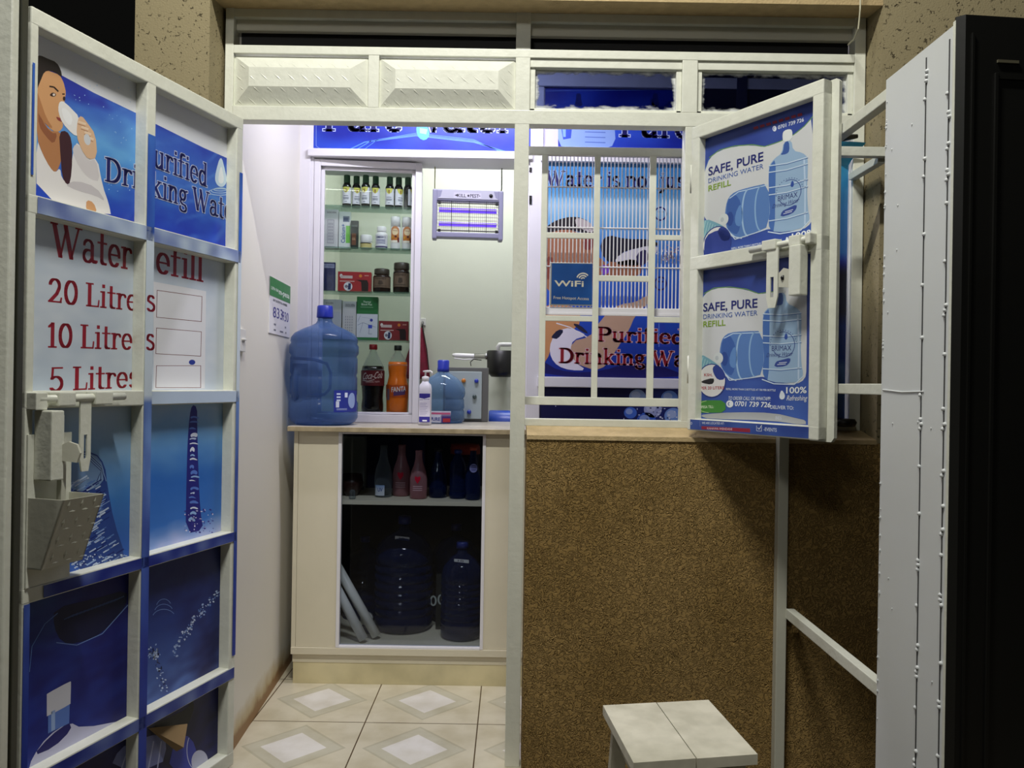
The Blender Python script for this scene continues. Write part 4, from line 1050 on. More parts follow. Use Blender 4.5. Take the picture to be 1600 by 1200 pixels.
# big poster behind the grille
A = plane_art(PF, -.011)
def bg3(s, z):
    v = z-H; q = nz(s, z, 7)*.4
    return mixc(ramp(.9-v, (0, (58, 128, 192)), (.10, (64, 138, 198)), (.16, (150, 190, 222)), (.22, (110, 166, 212)), (.35, (62, 120, 204)), (.6, (36, 78, 190)), (1., (16, 26, 118))), (24, 30, 120), max(0, q+(-v-.0)*.4))
zA0, zA1 = zq1, zq2
A.grid(xR1+.002, 1.25, zA0, zA1, 50, 50, bg3)
z3 = lambda pts: [(800+x/4.287, 180+y/4.287) for x, y in pts]
z4 = lambda pts: [(800+x/4.617, 440+y/4.617) for x, y in pts]
A.serif('Water is not just', (853, 291), (1082, 295), 24, INK, (150, 180, 226), 3)
A.smooth(z3([(180,800),(232,745),(300,700),(400,678),(480,690),(540,735),(560,790),(520,800),(400,770),(300,790),(232,840),(180,860)]), (34, 28, 36), 2, 2)
A.smooth(z3([(180,830),(240,790),(360,760),(460,790),(548,800),(560,870),(570,940),(640,1000),(590,1080),(500,1190),(180,1190)]), (156, 104, 78), 3, 2)
A.smooth(z3([(420,690),(470,690),(540,730),(548,790),(500,780),(430,740)]), (178, 168, 170), 3, 2)
A.smooth(z3([(470,830),(545,800),(548,900),(480,905)]), (120, 50, 48), 4, 2)
A.smooth(z3([(232,950),(270,945),(276,990),(250,1100),(232,1100)]), (126, 62, 50), 4, 2)
A.smooth(z3([(590,860),(640,800),(760,830),(930,830),(1000,870),(930,880),(760,905),(700,960),(680,1010),(640,980),(600,930)]), (28, 26, 44), 4, 2)
A.smooth(z3([(690,960),(760,910),(930,870),(990,890),(900,1000),(800,1010),(700,1000)]), (206, 204, 214), 5, 2)
A.smooth(z3([(640,980),(700,985),(820,960),(870,1000),(860,1080),(700,1090),(600,1080)]), (150, 96, 70), 5, 2)
A.smooth(z3([(830,930),(900,890),(920,960),(880,1010),(840,1000)]), (50, 44, 84), 6, 2)
A.smooth(z3([(590,1000),(660,1010),(650,1060),(600,1070)]), (120, 70, 190), 6, 2)
for k in range(160):
    x, y = random.gauss(1060, 34), random.gauss(935, 26); A.ell(800+x/4.287, 180+y/4.287, random.uniform(.4, 1.4), random.uniform(.4, 1.4), random.choice([(226, 226, 236), (190, 140, 150), (120, 150, 220)]), 6, n=6)
# arm and strap
A.smooth(z4([(890,150),(990,90),(1010,130),(890,240),(840,360),(760,480),(680,610),(600,640),(480,600),(410,560),(430,430),(560,400),(610,320),(700,210),(790,160)]), (190, 156, 134), 3, 2)
A.smooth(z4([(235,180),(300,160),(420,170),(500,230),(480,330),(300,420),(250,580),(200,580),(200,200)]), (196, 140, 96), 3, 2)
A.smooth(z4([(200,560),(250,590),(330,640),(520,660),(760,620),(820,560),(1200,640),(1200,700),(200,690)]), (24, 22, 92), 2, 2)
A.smooth(z4([(270,470),(300,390),(380,330),(470,350),(540,390),(440,420),(420,490),(450,580),(540,640),(420,640),(330,610),(280,550)]), (222, 218, 234), 5, 2)
A.smooth(z4([(280,400),(330,345),(380,350),(330,415),(296,410)]), (26, 30, 62), 6, 2)
A.line(z4([(320,300),(420,330),(540,400)]), 1.6, (226, 224, 236), 6); A.smooth(z4([(430,300),(490,310),(560,380),(500,360)]), (40, 36, 60), 6, 2)
A.serif('Purified', (933, 533), (1070, 538), 22, (138, 26, 40), (222, 190, 206), 8)
A.serif('Drinking Water', (873, 567), (1117, 574), 23, (138, 26, 40), (222, 190, 206), 8)
for cy_ in (334, 443):
    A.ring(1032, cy_, 9, 10, 2.2, (26, 26, 110), 7); A.ell(1029, cy_-3, 1.6, 1.6, (26, 26, 110), 7, n=8); A.ell(1035, cy_-3, 1.6, 1.6, (26, 26, 110), 7, n=8)
A.smooth(z4([(1030,300),(1110,300),(1104,380),(1180,470),(1030,470)]), (40, 64, 176), 3, 2); A.line(z4([(1060,300),(1060,470)]), 1.4, (90, 130, 216), 4)
o = A.build('poster'); o.name = 'wall_poster'; tag(o, 'large Purified Drinking Water poster with people drinking, behind the barred window', 'poster')
# dark poster below it
A = plane_art(PF, -.011)
def bg4(s, z):
    q = nz(s, z, 9)*.5; t = (s-.45)/.3
    return mixc((18, 20, 74), (64, 92, 196), t*.7+q*.4) if t > 0 else (18, 20, 72)
A.grid(xR1+.002, 1.25, .3, zq0, 40, 30, bg4)
for x, y, r, c in ((996,620,13,(150,176,226)),(1020,640,14,(160,170,220)),(1046,622,13,(110,150,230)),(1010,658,15,(60,100,206)),(1052,650,14,(120,156,226)),(985,645,10,(70,110,210)),(1080,630,22,(140,160,220)),(1110,650,20,(90,120,210))):
    A.ell(x, y, r, r*.9, c, 2); A.ell(x-r*.2, y-r*.2, r*.55, r*.45, mixc(c, (220, 226, 246), .5), 3)
for k in range(40): A.ell(random.gauss(1030, 16), random.gauss(644, 7), random.uniform(.5, 2), random.uniform(.5, 1.6), random.choice([(20, 24, 90), (220, 226, 246)]), 4, n=6)
for k in range(5): A.ell(random.uniform(850, 980), random.uniform(606, 655), .8, .8, (220, 226, 246), 4, n=6)
o = A.build('poster'); o.name = 'wall_poster'; tag(o, 'dark navy poster with pale blue bubbles under the drinking water poster', 'poster')

# ------------------------------------------------------------------ sign and rack at the grille
YR = 2.56
rk = thing('wire_rack', 'white wire rack standing upright behind the grille bars', 'rack', XZ(960, 488, YR)[:1]+(YR, XZ(960, 488, YR)[1]))
x0 = XZ(853, 360, YR)[0]; x1 = hx + .10; z0 = XZ(960, 488, YR)[1]; z1 = XZ(960, 244, YR)[1]
m = MB(); x = x0+.004
while x < x1-.004:
    m.tube([(x, YR, z0+.004), (x, YR, z1)], .0019, 6); x += .01185
m.build('upright_wires', ALU, rk)
m = MB()
for py in (294, 357, 418): z = XZ(960, py, YR)[1]; m.tube([(x0, YR-.004, z), (x1, YR-.004, z)], .0024, 6)
m.build('cross_wires', ALU, rk)
m = MB(); m.box((x0-.006, YR-.008, z0-.006), (x1+.006, YR+.03, z0+.014), bev=.003); m.box((x0-.006, YR-.012, z0-.012), (x1+.006, YR-.008, z0-.004), bev=.001); m.build('tray', ALU, rk)
m = MB(); m.box((x0-.004, YR-.003, z1-.003), (x1, YR+.003, z1+.003), bev=.001); m.build('top_rail', mat('grey_wire', (128, 126, 136), .5), rk)
YS = YR-.014
sx0, sz1 = XZ(860, 410, YS); sx1, sz0 = XZ(925, 478, YS)
wi = thing('wifi_sign', 'small blue WiFi Free Hotspot Access sign hanging on the wire rack', 'sign', ((sx0+sx1)/2, YS, sz0))
wf_ = Fr((0, YS, 0), (1, 0, 0), (0, -1, 0))
MB().box((sx0, -.002, sz0), (sx1, .0005, sz1), wf_, bev=.001).build('plate', mat('brushed_steel', (176, 176, 176), .35, .6), wi)
A = plane_art(wf_, .0012)
A.grid(sx0+.0045, sx1-.0005, sz0+.004, sz1-.003, 8, 8, lambda s, z: mixc((16, 62, 124), (24, 78, 146), .5+nz(s, z, 20)))
A.sans('WiFi', (866, 447), (912, 448), 9, (196, 190, 172), 2); A.sans('Free Hotspot Access', (865, 467), (920, 469), 4.6, (196, 186, 160), 2, False)
for k, r in enumerate((3, 6.5, 10)): A.ring(911, 437, r, r, 2, (206, 200, 184), 2, 200, 320)
A.build('print', wi)

# ------------------------------------------------------------------ left wall: payment sign, switch
A = plane_art(LW, .0035)
pq = [A.px(422, 431), A.px(454, 440.5), A.px(453, 523), A.px(421.5, 520)]
s0, s1 = pq[0][0], pq[1][0]; zt_, zb_ = pq[0][1], pq[3][1]
ps = thing('payment_sign', 'green and white mobile payment sign with handwritten number on the left wall', 'sign', LW.pt((s0+s1)/2, 0, zb_))
MB().box((s0, .0005, zb_), (s1, .003, zt_), LW).build('card', mat('white_card', (226, 224, 228), .5), ps)
zg = zb_+(zt_-zb_)*.665
A.poly([(s0, zg), (s1, zg), (s1, zt_), (s0, zt_)], (44, 128, 66), 1, True)
B = Art(A.mp)       # local coordinates
def loc(u, v): return (s0+(s1-s0)*u, zb_+(zt_-zb_)*v)
def lt(art, text, u0, u1, v, h, col, layer=2, bold=True): art.sans(text, loc(u0, v), loc(u1, v), (zt_-zb_)*h, col, layer, bold)
lt(A if False else B, 'LIPA NA', .06, .40, .78, .055, (216, 226, 214), 2); lt(B, 'm-pesa', .42, .94, .755, .10, (226, 232, 224), 2)
lt(B, 'BUY GOODS TILL NUMBER', .16, .84, .585, .04, (70, 70, 84)); lt(B, '833', .16, .62, .30, .19, (44, 40, 140), 2, False); lt(B, '930', .60, .92, .29, .18, (44, 40, 140), 2, False)
for u, v, wd in ((.2, .16, .1), (.74, .16, .06), (.2, .06, .1), (.5, .06, .16), (.76, .06, .06)): B.poly([loc(u, v), loc(u+wd, v), loc(u+wd, v+.03), loc(u, v+.03)], (120, 120, 132), 2, True)
A.v += B.v; k = len(A.v)-len(B.v); A.f += [[i+k for i in f] for f in B.f]; A.c += B.c
A.build('print', ps)
sq0, sq1 = LW.px(371, 512, .008), LW.px(383, 550, .008)
sw = thing('light_switch', 'white light switch on the left wall just inside the poster door', 'switch', LW.pt(sq0[0], 0, sq1[1]))
MB().box((sq0[0]-.03, 0, sq1[1]), (sq1[0], .010, sq0[1]), LW, bev=.002).build('plate', mat('switch_plastic', (228, 226, 220), .35), sw)
MB().box((sq1[0]-.045, .010, sq1[1]+.035), (sq1[0]-.012, .016, sq0[1]-.03), LW, bev=.002).build('rocker', mat('switch_plastic', (228, 226, 220)), sw)

# ------------------------------------------------------------------ counter
YC = 3.03
xc0 = XZ(457, 850, YC)[0]; xc1 = XZ(806, 850, YC)[0]+.10; CD = 3.56
zc1 = ZW-.0215; zc0 = .115
def cz(py, px=640): return XZ(px, py, YC)[1]
def cx_(px, py): return XZ(px, py, YC)[0]
ct_ = thing('counter_cabinet', 'cream counter cabinet with glass sliding front below the worktop', 'cabinet', ((xc0+xc1)/2, YC, 0))
gx0, gx1 = cx_(532, 850), cx_(752, 850); gz0, gz1 = cz(1010), zc1-.007
b_ = MB()
b_.box((xc0, YC, zc0), (xc0+.016, CD, zc1), bev=.001); b_.box((xc1-.016, YC, zc0), (xc1, CD, zc1), bev=.001)
b_.box((xc0, YC-.004, zc0), (xc1, CD, zc0+.026), bev=.001)
b_.box((xc0+.017, YC+.002, zc0+.027), (gx0-.014, YC+.018, zc1-.001)); b_.box((gx1+.012, YC+.002, zc0+.027), (xc1-.016, YC+.018, zc1-.001))
b_.box((xc0, CD-.012, zc0+.026), (xc1, CD, zc1), mi=1)
b_.build('body', [CREAM, mat('dark_back_board', (58, 58, 64), .8)], ct_)
MB().box((xc0+.006, YC+.012, 0), (xc1, YC+.03, zc0-.004)).build('plinth', mat('stained_cream_board', (224, 212, 172), .5, var=.22, vscale=7), ct_)
MB().box((xc0+.004, YC+.010, zc0-.034), (xc1, YC+.030, zc0-.001)).build('plinth_lip', CREAM, ct_)
d_ = MB()
d_.box((gx0-.013, YC-.002, zc0+.027), (gx0, YC+.020, zc1-.001), bev=.001); d_.box((gx1, YC-.002, zc0+.027), (gx1+.012, YC+.020, zc1-.001), bev=.001)
d_.box((gx0, YC+.0, zc0+.027), (gx1, YC+.020, gz0), bev=.001); d_.box((gx0, YC+.0, gz1), (gx1, YC+.020, zc1-.001), bev=.001)
d_.box((gx0, YC-.003, gz0-.010), (gx1, YC+.001, gz0-.003), bev=.0005)
d_.build('glass_door', ALU, ct_)
MB().box((gx0-.004, YC+.008, gz0-.004), (gx1+.004, YC+.011, gz1+.004)).build('pane', glass('dimming_glass', (230, 234, 240), .05), bpy.data.objects['glass_door'])  # pane tint darkens the cabinet interior in place of shade
zsh = cz(785, 640)
MB().box((xc0+.017, YC+.030, zsh-.016), (xc1-.017, CD-.014, zsh), bev=.001).build('shelf', CREAM, ct_)
wt = MB(); wt.box((xc0-.016, 2.995, ZW-.020), (xR0+.0, 3.285, ZW), bev=.003); wt.box((xL1+.014, 3.285, ZW-.020), (xR0-.014, 3.60, ZW), bev=.001)
tag(wt.build('worktop', mat('worn_grey_worktop', (176, 168, 158), .35, bump=.05, var=.15, vscale=10)), 'grey counter worktop with a worn light edge carrying the big blue jug', 'worktop')
rg = MB(); rg.box((xc0-.016, 2.992, ZW-.019), (xR0, 2.995, ZW-.002), bev=.0008)
r_ = rg.build('edge_band', mat('worn_edge', (168, 152, 122), .6, var=.3, vscale=30)); r_.parent = bpy.data.objects['worktop']

# ------------------------------------------------------------------ glass display cabinet on the worktop
ca, cb_ = XZ(488, 440, YP+.005)[0], XZ(656, 440, YP+.03)[0]
ANG = math.radians(5.0); CWd = (cb_-ca)/math.cos(ANG)
KF2 = Fr((ca, YP-.002+.01, 0), (math.cos(ANG), math.sin(ANG), 0), (math.sin(ANG), -math.cos(ANG), 0))   # n towards viewer
zk1 = XZ(500, 247.5, YP)[1]
CDP = .155
cab = thing('display_cabinet', 'white aluminium display cabinet with glass shelves of bottles and boxes on the worktop', 'display cabinet', KF2.pt(CWd/2, -CDP/2, ZW))
f_ = MB()
f_.box((0, -.040, ZW+.001), (.026, 0, zk1), KF2, bev=.002); f_.box((0, -CDP, ZW+.0015), (.005, -.0395, zk1-.001), KF2); f_.box((CWd-.026, -.040, ZW+.001), (CWd, 0, zk1), KF2, bev=.002); f_.box((CWd-.005, -CDP, ZW+.0015), (CWd, -.0395, zk1-.001), KF2)
f_.box((.026, -CDP, zk1-.026), (CWd-.026, 0, zk1), KF2, bev=.002); f_.box((.026, -CDP, ZW+.001), (CWd-.026, 0, ZW+.034), KF2, bev=.002)
f_.build('frame', ALU, cab)
d_ = MB(); i0, i1 = .027, CWd-.027
zi0, zi1 = ZW+.036, zk1-.028
d_.box((i0, -.034, zi0), (i0+.014, -.016, zi1), KF2, bev=.001); d_.box((i1-.014, -.034, zi0), (i1, -.016, zi1), KF2, bev=.001); d_.box((i0, -.034, zi1-.012), (i1, -.016, zi1), KF2, bev=.001); d_.box((i0, -.034, zi0), (i1, -.016, zi0+.008), KF2, bev=.001)
d_.build('sliding_door', ALU, cab)
MB().box((i0+.012, -.026, zi0+.006), (i1-.012, -.024, zi1-.010), KF2).build('pane', GLASS, bpy.data.objects['sliding_door'])
shz = []
for py in (321.5, 386.5, 455, 530.5):
    s_, z_ = KF2.px(570, py, -.04); shz.append(z_)
    MB().box((.0055, -CDP+.006, z_-.006), (CWd-.0055, -.042, z_), KF2).build('shelf', GREENG, cab)
ZB = ZW+.036
MB().box((.026, -CDP-.003, ZW+.03), (CWd-.026, -CDP, zk1-.02), KF2).build('back_pane', GLASS, cab)

NS = -.088           # items sit this far behind the cabinet front
def onshelf(px, py, zs, n=NS):
    s, _ = KF2.px(px, py, n); return s, KF2.pt(s, n, zs)
# --- seven oil bottles
OILB = mat('dark_amber_glass', (22, 22, 18), .12); OILC = mat('dark_green_cap', (42, 92, 54), .4)
LAB = mat('white_label', (222, 220, 230), .5)
s, p0 = onshelf(542, 300, shz[0])
GRP = 'oil bottles on the top shelf'
def oil():
    t = thing('oil_bottle', 'x', 'bottle', p0, GRP); c = tuple(p0)
    m = MB(); r = .0186
    m.lathe([(0, 0), (r*.9, 0), (r, .003), (r, .086), (r*.92, .094), (.011, .104), (.0095, .108), (0, .108)], c, 24); m.build('body', OILB, t)
    m = MB(); m.lathe([(0, .103), (.0132, .103), (.0136, .105), (.0130, .134), (.0115, .136), (0, .136)], c, 20); m.build('cap', OILC, t)
    A = cyl_art((c[0], c[1], c[2]), r+.0004); hwid = r*1.35
    A.grid(-hwid, hwid, .014, .083, 12, 2, lambda s, z: (222, 220, 230))
    A.poly([(-.017, .083), (.017, .083), (.010, .066), (0, .058), (-.010, .066)], (206, 202, 96), 2, True); A.poly([(-.004, .076), (.004, .076), (.003, .062), (-.003, .062)], (150, 120, 60), 3, True)
    for z, wd in ((.044, .010), (.036, .012), (.031, .011), (.020, .005)): A.poly([(-wd, z), (wd, z), (wd, z+.003), (-wd, z+.003)], (120, 124, 140), 2, True)
    A.build('label', t); return t
oil0 = oil()
names = ['leftmost oil bottle with green cap and yellow-topped label on the top shelf', 'second oil bottle from the left on the top shelf, label partly hidden', 'third oil bottle from the left on the top shelf, standing close to the second',
         'fourth oil bottle from the left on the top shelf, just before the gap', 'oil bottle on the top shelf just right of the gap in the row', 'second last oil bottle on the top shelf with its label turned right', 'rightmost oil bottle on the top shelf with its label turned to grey text']
oil0['label'] = names[0]
for k, (px, rz, n) in enumerate(((557, .35, NS-.01), (571.5, -.15, NS+.01), (587, .05, NS), (609, 0, NS), (623, .6, NS-.004), (637.5, 1.5, NS))):
    s, p = onshelf(px, 300, shz[0], n); dup(oil0, p, names[k+1], rz)
# --- boxes and jars
def carton(name, label, pxl, pxr, pyt, zs, col, depth=.04, n=NS, art=None, parts=None, cat='box', group=None, rough=.5):
    sl, zt = KF2.px(pxl, (pyt+300)/2, n); sr, _ = KF2.px(pxr, (pyt+300)/2, n); _, zt = KF2.px((pxl+pxr)/2, pyt, n)
    base = KF2.pt((sl+sr)/2, n-depth/2, zs)
    t = thing(name, label, cat, base, group)
    MB().box((sl, n-depth, zs), (sr, n, zt), KF2, bev=.0012).build('carton', mat('card_%s_%d_%d_%d' % ((name,)+tuple(col)), col, rough), t)
    if art:
        A = Art(lambda s, z, off: KF2.pt(s, n+off+.0003, z))
        L = lambda u, v: (sl+(sr-sl)*u, zs+(zt-zs)*v)
        art(A, L, zt-zs); A.build('print', t)
    return t
def R(A, L, u0, v0, u1, v1, col, lay=1): A.poly([L(u0, v0), L(u1, v0), L(u1, v1), L(u0, v1)], col, lay, True)
def tx(A, L, h, text, u0, u1, v, hh, col, lay=3, bold=True): A.sans(text, L(u0, v), L(u1, v), h*hh, col, lay, bold)
def a_dev(A, L, h):
    tx(A, L, h, 'DOLVEN', .2, .85, .90, .045, (90, 84, 96)); R(A, L, .22, .12, .72, .74, (176, 170, 184)); R(A, L, .26, .14, .68, .72, (204, 200, 208), 2)
    for i in range(3):
        for j in range(6): R(A, L, .31+i*.12, .2+j*.08, .39+i*.12, .25+j*.08, (170, 164, 178), 3)
    R(A, L, .1, .03, .8, .045, (130, 130, 140))
carton('device_box', 'tall white box with a printed handset, leftmost on the second shelf', 507, 529, 327.5, shz[1], (216, 212, 218), .05, NS, a_dev)
def a_cal(A, L, h):
    R(A, L, .62, .15, 1, .62, (126, 196, 92)); R(A, L, .36, .72, .92, .88, (120, 130, 150)); R(A, L, .40, .75, .8, .84, (60, 76, 110), 2)
    # text reading upwards
    v, f, w = sans_mesh('Calcium+', True); p0_, p1_ = L(.55, .15), L(.55, .66); k = (p1_[1]-p0_[1])/w; kx = (L(1, 0)[0]-L(0, 0)[0])*.34/.7
    A._add([(p0_[0]-y*kx, p0_[1]+x*k) for x, y in v], f, (60, 96, 160), 3)
carton('calcium_box', 'white and green Calcium box beside the tall handset box', 530, 548, 331, shz[1], (220, 222, 224), .04, NS, a_cal)
carton('slim_box', 'slim dark green box with a brown label on the second shelf', 548.5, 560.5, 345, shz[1], (34, 44, 40), .02, NS+.012, lambda A, L, h: (R(A, L, .15, .12, .72, .54, (112, 74, 56)), R(A, L, .1, .78, .85, .84, (84, 96, 90)), tx(A, L, h, 'GEL', .2, .66, .3, .08, (190, 160, 130))))
def jar(name, label, px, zs, r, hgt, body, capc, lab, labz, neck=.85, caph=.3, n=NS, group=None, shaped=None):
    s, p = onshelf(px, 420, zs, n); t = thing(name, label, 'jar', p, group); c = tuple(p); hb = hgt*(1-caph)
    MB().lathe([(0, 0), (r*.92, 0), (r, r*.12), (r, hb*.86), (r*neck, hb), (0, hb)], c, 28).build('body', body, t)
    rc = r*neck if shaped is None else r*shaped
    MB().lathe([(0, hb-.001), (rc*1.03, hb-.001), (rc*1.05, hb+.002), (rc*1.05, hgt-.003), (rc*.97, hgt), (0, hgt)], c, 28).build('lid', capc, t)
    A = cyl_art(c, r+.0004); lab(A, r, hb); A.build('label', t); return t
WPL = mat('white_plastic', (226, 224, 226), .35)
def lab_cream(A, r, h):
    A.grid(-r*1.4, r*1.4, h*.12, h*.86, 12, 1, lambda s, z: (206, 190, 130)); A.poly([(-r, h*.7), (r, h*.7), (r, h*.86), (-r, h*.86)], (66, 60, 50), 2, True)
    for k in range(10): A.poly([(-r*.9+k*r*.18, h*.3), (-r*.8+k*r*.18, h*.5), (-r*.85+k*r*.18, h*.34)], (140, 110, 50), 2, True)
jar('cream_jar', 'small white lidded cream jar with a gold label on the second shelf', 571.5, shz[1], .0245, .058, WPL, WPL, lab_cream, 0, .97, .5)
def lab_om(A, r, h):
    A.grid(-r*1.4, r*1.4, h*.08, h*.80, 12, 1, lambda s, z: (222, 220, 228)); A.sans('OMEGA 3', (-r*.8, h*.60), (r*.8, h*.60), h*.11, (46, 44, 110), 2)
    for z in (.48, .40, .30): A.poly([(-r*.8, h*z), (r*.8, h*z), (r*.8, h*(z+.04)), (-r*.8, h*(z+.04))], (130, 126, 170), 2, True)
    A.grid(-r*1.4, r*1.4, h*.08, h*.15, 12, 1, lambda s, z: (72, 60, 110), 2)
jar('supplement_bottle', 'white supplement bottle with ribbed cap on the second shelf', 595.5, shz[1], .0255, .096, WPL, WPL, lab_om, 0, .62, .22, shaped=.74)
# lotion bottles
s, pl = onshelf(618, 360, shz[1]); LG = 'lotion bottles on the second shelf'
lo = thing('lotion_bottle', 'white lotion bottle with orange label, left of the pair on the second shelf', 'bottle', pl, LG); c = tuple(pl); r = .021
MB().lathe([(0, 0), (r*.95, 0), (r, .004), (r, .094), (r*.97, .096), (0, .096)], c, 26).build('body', WPL, lo)
MB().lathe([(0, .095), (r*.98, .097), (r*.96, .136), (r*.88, .140), (0, .140)], c, 26).build('cap', WPL, lo)
A = cyl_art(c, r+.0004)
A.poly([(-.018, .028), (.020, .028), (.020, .078)]+[(.001+.0195*math.cos(t), .078+.020*math.sin(t)) for t in [math.pi*k/10 for k in range(11)]]+[(-.018, .078)], (190, 116, 54), 1, True)
A.poly([(.001+.0135*math.cos(t), .074+.014*math.sin(t)) for t in [2*math.pi*k/16 for k in range(16)]], (224, 200, 160), 2, True)
A.sans('Honey', (-.008, .077), (.011, .077), .005, (120, 60, 40), 3); A.poly([(-.018, .028), (.02, .028), (.02, .038), (-.018, .038)], (236, 226, 214), 2, True)
A.poly([(.004+.005*math.cos(t), .054+.005*math.sin(t)) for t in [2*math.pi*k/10 for k in range(10)]], (90, 40, 36), 3, True); A.poly([(-.011+.004*math.cos(t), .05+.005*math.sin(t)) for t in [2*math.pi*k/10 for k in range(10)]], (206, 150, 40), 3, True)
A.poly([(.012, .03), (.02, .03), (.02, .05), (.012, .05)], (110, 30, 34), 3, True)
A.build('label', lo)
s, p = onshelf(635.5, 360, shz[1], NS-.004); dup(lo, p, 'white lotion bottle with orange label, right of the pair against the cabinet frame', .2)
# third shelf
def a_card(A, L, h):
    R(A, L, .10, .80, .94, .94, (150, 154, 186)); tx(A, L, h, 'POST HARD', .14, .9, .84, .07, (60, 62, 110)); 
    for cx0, cy0 in ((.30, .42), (.68, .66), (.66, .22)): A.poly([L(cx0+.2*math.cos(t), cy0+.16*math.sin(t)) for t in [2*math.pi*k/16 for k in range(16)]], (52, 58, 110), 1, True); A.poly([L(cx0+.16*math.cos(t), cy0+.13*math.sin(t)) for t in [2*math.pi*k/16 for k in range(16)]], (36, 40, 88), 2, True)
carton('blister_card', 'dark blue blister pack, leftmost on the third shelf', 499.5, 525, 410, shz[2], (34, 38, 86), .012, NS+.02, a_card)
def a_red(A, L, h):
    tx(A, L, h, 'Omron', .10, .44, .64, .13, (222, 206, 206)) if False else None
    R(A, L, .08, .66, .44, .80, (196, 176, 176), 2); A.poly([L(.10+.045*math.cos(t), .79+.09*math.sin(t)) for t in [2*math.pi*k/12 for k in range(12)]], (226, 220, 220), 2, True)
    R(A, L, .06, .50, .50, .54, (200, 170, 168), 2)
    A.poly([L(.31+.13*math.cos(t), .26+.22*math.sin(t)) for t in [2*math.pi*k/20 for k in range(20)]], (214, 214, 224), 2, True); A.poly([L(.30, .1), L(.39, .1), L(.40, .42), L(.32, .42)], (40, 46, 90), 3, True); A.poly([L(.26+.05*math.cos(t), .26+.08*math.sin(t)) for t in [2*math.pi*k/12 for k in range(12)]], (120, 110, 130), 3, True)
    A.poly([L(.68+.05*math.cos(t), .80+.08*math.sin(t)) for t in [2*math.pi*k/12 for k in range(12)]], (206, 120, 50), 2, True); R(A, L, .80, .80, .93, .84, (200, 150, 140), 2)
    A.poly([L(.54, .60), L(.88, .60), L(.92, .44), L(.92, .04), L(.72, .04), L(.70, .5)], (40, 24, 26), 3, True)
carton('device_carton', 'red medical device carton on the third shelf between blister pack and brown jars', 529, 581, 425, shz[2], (158, 30, 38), .05, NS+.01, a_red, group='red device cartons')
JB = mat('dark_brown_glass', (40, 26, 20), .15); JL = mat('brown_lid', (62, 54, 46), .4)
def lab_br(A, r, h):
    A.grid(-r*1.4, r*1.4, h*.24, h*.82, 12, 1, lambda s, z: (112, 92, 78)); A.sans('HONEY', (-r*.7, h*.70), (r*.7, h*.70), h*.09, (50, 38, 32), 2)
    A.poly([(-r*.28, h*.42), (r*.0, h*.38), (r*.30, h*.44), (r*.2, h*.62), (-r*.2, h*.62)], (70, 56, 48), 2, True); A.poly([(-r*.7, h*.3), (r*.7, h*.3), (r*.7, h*.34), (-r*.7, h*.34)], (80, 66, 56), 2, True)
jar('honey_jar', 'shorter dark brown jar with a beige label on the third shelf', 597, shz[2], .0375, .100, JB, JL, lab_br, 0, .82, .24)
jar('honey_jar', 'taller dark brown jar at the right end of the third shelf', 627.5, shz[2], .035, .128, JB, JL, lab_br, 0, .90, .22)
# fourth shelf
carton('grey_box', 'grey-white box behind the neck of the big blue jug on the fourth shelf', 497, 535, 468, shz[3], (190, 188, 196), .05, NS, lambda A, L, h: (tx(A, L, h, 'DOLVEN', .36, .66, .88, .05, (90, 88, 100)), R(A, L, .6, .1, .95, .7, (180, 182, 196))))
def a_gb(A, L, h):
    tx(A, L, h, 'DOLVEN', .2, .9, .86, .07, (84, 80, 94))
    for i in range(4):
        for j in range(8): R(A, L, .2+i*.16, .08+j*.07, .26+i*.16, .12+j*.07, (150, 146, 160))
carton('device_box', 'narrow pale handset box next to the green carton on the fourth shelf', 537, 558, 471, shz[3], (196, 192, 200), .05, NS+.004, a_gb)
def a_green(A, L, h):
    R(A, L, 0, .06, 1, .60, (206, 206, 222)); tx(A, L, h, 'Thermal', .3, .66, .86, .045, (206, 220, 206)); tx(A, L, h, 'Blood Plus', .22, .72, .80, .05, (206, 220, 206)); R(A, L, .18, .75, .78, .765, (130, 170, 140), 2)
    A.line([L(.05, .34), L(.30, .40), L(.66, .34), L(.9, .30)], .0012, (60, 66, 120), 3); A.line([L(.3, .40), L(.16, .16)], .001, (80, 86, 140), 3); A.line([L(.62, .34), L(.58, .14), L(.74, .14)], .0014, (60, 66, 120), 3); A.line([L(.06, .42), L(.18, .56)], .001, (80, 86, 140), 3); A.line([L(.26, .52), L(.66, .50)], .0008, (110, 116, 160), 3)
    R(A, L, .55, .27, .74, .35, (60, 76, 190), 4); A.poly([L(.70+.07*math.cos(t), .46+.035*math.sin(t)) for t in [2*math.pi*k/12 for k in range(12)]], (46, 50, 150), 4, True)
carton('green_carton', 'green and white carton with a diagram on the fourth shelf', 559, 592, 464, shz[3], (34, 108, 56), .05, NS, a_green)
carton('device_carton', 'red medical device carton at the right end of the fourth shelf', 593.5, 640, 502, shz[3], (122, 26, 34), .05, NS-.0, a_red, group='red device cartons')
